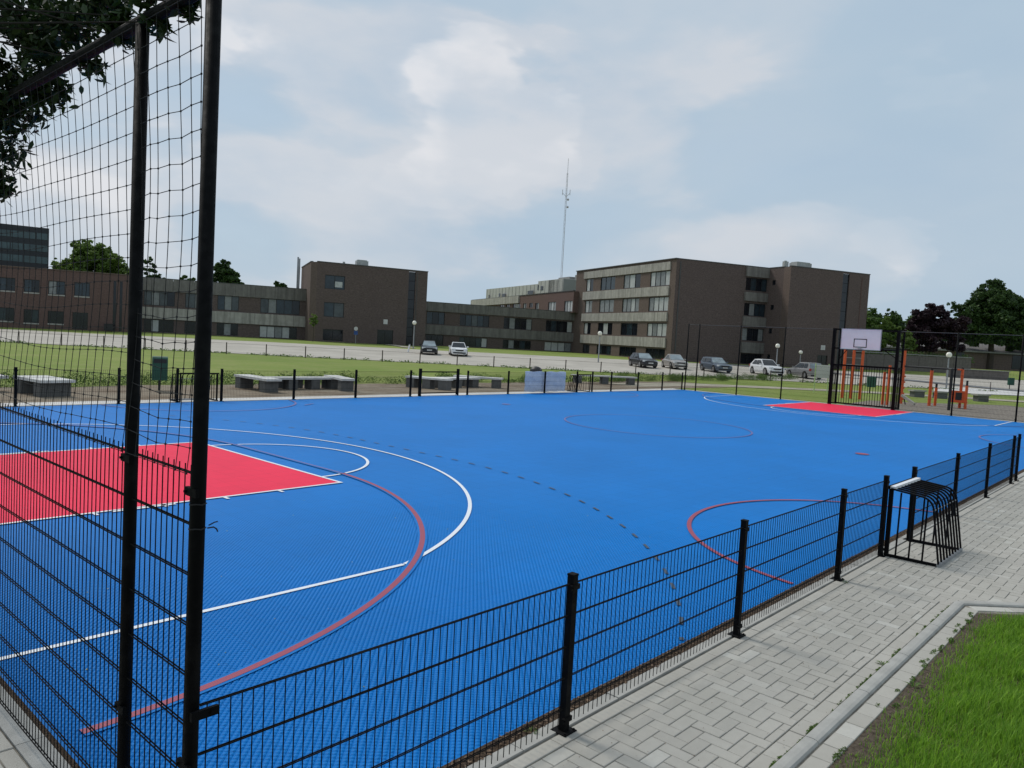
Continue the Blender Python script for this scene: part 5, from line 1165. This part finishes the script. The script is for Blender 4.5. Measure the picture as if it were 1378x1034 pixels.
# ------------------------------------------------------------------ cars
def car(label, loc, rz, paint, L=4.2, W=1.78, H=1.48, kind='hatch', bright=True):
    z = terr(*loc); t_ = thing('parked_car', label, 'car', (loc[0], loc[1], z), R(rz), 'cars parked in front of the brick buildings')
    hl = L / 2; wb = L * .305; rw = .33 if kind != 'suv' else .36; gz = .2 if kind != 'suv' else .24
    belt = H * .63; hood = H * .60; nose = H * .46
    fx = hl * .36; rxb = -hl * (.93 if kind != 'saloon' else .62)   # windscreen base and rear glass base
    def zt(x):
        if x > fx: u = (x - fx) / (hl - fx); return hood + (nose - hood) * u ** 2.2
        if kind == 'saloon' and x < rxb: u = (rxb - x) / (hl + rxb); return belt - .04 - .06 * u
        return belt + (hood - belt) * smoothstep((x + .2) / (fx + .2))
    def hw(x): return W / 2 * (1 - .16 * abs(x / hl) ** 5)
    xs = list(np.linspace(-hl, hl, 45)); vs = []; fs = []
    for x in xs:
        zb = gz
        for wx in (-wb, wb):
            d = abs(x - wx)
            if d < rw + .06: zb = max(zb, math.sqrt((rw + .06) ** 2 - d * d) + rw * .98 - .0)
        e = abs(x) / hl; lift = .10 * max(0, (e - .92) / .08); w = hw(x); t = zt(x)
        zb = min(zb, t - .12); zb2 = max(zb + .02, gz + .1 + lift)
        ring = [(w - .06, zb), (w - .015, zb2), (w, max(zb2 + .01, .5)), (w - .01, max(zb2 + .02, t * .85)), (w - .06, t - .015), (w - .2, t + .012), (0, t + .03)]
        full = [(x, a, b) for a, b in ring] + [(x, -a, b) for a, b in ring[-2::-1]]; vs += full
    n = 13
    for i in range(len(xs) - 1):
        for k in range(n - 1): fs.append((i * n + k, i * n + k + 1, (i + 1) * n + k + 1, (i + 1) * n + k))
        fs.append((i * n + n - 1, i * n, (i + 1) * n, (i + 1) * n + n - 1))
    fs.append(tuple(range(n))); fs.append(tuple(range((len(xs) - 1) * n, len(xs) * n))[::-1])
    # cabin
    rf_, rb = fx - H * .52, (-hl * .78 if kind == 'wagon' else -hl * .62 if kind in ('hatch', 'suv') else -hl * .28)
    w0, w1 = W / 2 - .09, W / 2 - .27; cab = [(fx + .02, w0, zt(fx)), (rf_, w1, H - .03), ((rf_ + rb) / 2, w1 - .01, H), (rb, w1, H - .05), (rxb, w0 - .04, belt)]
    o = len(vs); cv = []
    for x, w, zz in cab: cv += [(x, w, zz), (x, -w, zz)]
    base_ = [(fx + .02, w0, zt(fx) - .05), (rxb, w0 - .04, belt - .05), (rxb, -w0 + .04, belt - .05), (fx + .02, -w0, zt(fx) - .05)]
    cf = [(0, 1, 3, 2), (2, 3, 5, 4), (4, 5, 7, 6), (6, 7, 9, 8), (10, 0, 2, 4, 6, 8, 11), (13, 12, 9, 7, 5, 3, 1)]
    mesh_obj('body', vs + cv + base_, fs + [tuple(i + o for i in f) for f in cf], paint, t_)
    G = 'car_glass_bright' if bright else 'car_glass'
    def panel(name, pts, mat, off): mesh_obj(name, [tuple(Vector(p_) + Vector(off)) for p_ in pts], [tuple(range(len(pts)))], mat, t_)
    A_, B_, C4, D_, E_ = cab; ins = .9
    panel('windscreen', [(A_[0] - .03, A_[1] * ins, A_[2] + .03), (A_[0] - .03, -A_[1] * ins, A_[2] + .03), (B_[0] + .04, -B_[1] * ins, B_[2] - .03), (B_[0] + .04, B_[1] * ins, B_[2] - .03)], G, (.015, 0, .012))
    panel('rear_window', [(E_[0] + .05, -E_[1] * .88, E_[2] + .06), (E_[0] + .05, E_[1] * .88, E_[2] + .06), (D_[0] - .02, D_[1] * .88, D_[2] - .06), (D_[0] - .02, -D_[1] * .88, D_[2] - .06)], G, (-.015, 0, .012))
    for sg_ in (1, -1):
        def sp(x, zz):   # point on the leaning cabin side
            f_ = (zz - belt) / (H - .04 - belt); return (x, sg_ * (w0 + (w1 - w0) * f_ + .012), zz)
        zb_, zt_ = belt + .03, H - .12; mid = (rf_ + rb) / 2 - .02
        panel('side_window', [sp(fx - .22, zb_), sp(mid + .05, zb_), sp(mid + .05, zt_), sp(rf_ + .03, zt_)], 'car_glass', (0, 0, 0)); panel('side_window', [sp(mid - .05, zb_), sp(rxb + .45, zb_ + .02), sp(rb + .14, zt_), sp(mid - .05, zt_)], 'car_glass', (0, 0, 0))
        m = MB(); m.box((hl - .16, sg_ * (W / 2 - .30), nose + .02), (.26, .36, .15), -sg_ * .35); mesh_obj('headlight', m.v, m.f, 'lamp_glass', t_)
        m = MB(); m.box((-hl + .10, sg_ * (W / 2 - .22), belt - .12), (.2, .26, .22), sg_ * .2); mesh_obj('tail_light', m.v, m.f, 'tail_red', t_)
        m = MB(); m.box((fx - .25, sg_ * (W / 2 + .06), belt + .07), (.12, .2, .13)); mesh_obj('mirror', m.v, m.f, paint, t_)
        for wx in (-wb, wb):
            wm_ = MB(); wm_.tube([(wx, sg_ * (W / 2 - .22), rw), (wx, sg_ * (W / 2 - .005), rw)], rw, 20); wo = mesh_obj('wheel', wm_.v, wm_.f, 'tyre', t_)
            wm_ = MB(); wm_.tube([(wx, sg_ * (W / 2 - .004), rw), (wx, sg_ * (W / 2 + .006), rw)], rw * .66, 14); mesh_obj('rim', wm_.v, wm_.f, 'rim', wo)
    m = MB(); m.bx(hl - .06, hl + .012, -.42, .42, nose - .12, nose + .03); mesh_obj('grille', m.v, m.f, 'plastic_black', t_)
    m = MB(); m.bx(hl - .1, hl + .015, -.66, .66, gz + .06, gz + .2); mesh_obj('lower_grille', m.v, m.f, 'plastic_black', t_)
    m = MB(); m.bx(hl, hl + .022, -.26, .26, nose - .24, nose - .13); mesh_obj('number_plate', m.v, m.f, 'plate', t_); m = MB(); m.bx(-hl - .015, -hl + .02, -.26, .26, .62, .73); mesh_obj('number_plate', m.v, m.f, 'plate', t_)
    m = MB(); m.bx(-hl - .01, -hl + .06, -.7, .7, gz + .05, gz + .2); mesh_obj('rear_bumper', m.v, m.f, 'plastic_black', t_)
    return t_
car('black hatchback facing the court beside the left globe lamp', (52.0, 49.2), -130, 'car_black', 4.2, 1.78, 1.42)
car('white saloon facing the court, right of the black hatchback', (54.4, 47.2), -130, 'car_white', 4.6, 1.82, 1.42, 'saloon', False)
car('dark grey hatchback leftmost in the right row of cars', (65.4, 30.9), -126, 'car_anthracite', 4.4, 1.8, 1.48)
car('pale champagne saloon right next to the dark grey hatchback', (68.2, 28.8), -131, 'car_champagne', 4.2, 1.75, 1.50, 'saloon')
car('blue grey estate car in the middle of the right row', (69.2, 24.6), -128, 'car_bluegrey', 4.5, 1.8, 1.5, 'wagon')
car('white compact crossover with dark wheels, beside a globe lamp', (72.4, 20.6), -128, 'car_white', 4.4, 1.82, 1.58, 'suv', False)
car('silver estate parked with its tail to the court, rightmost', (73.2, 17.0), 55, 'car_silver', 4.2, 1.8, 1.58, 'wagon')
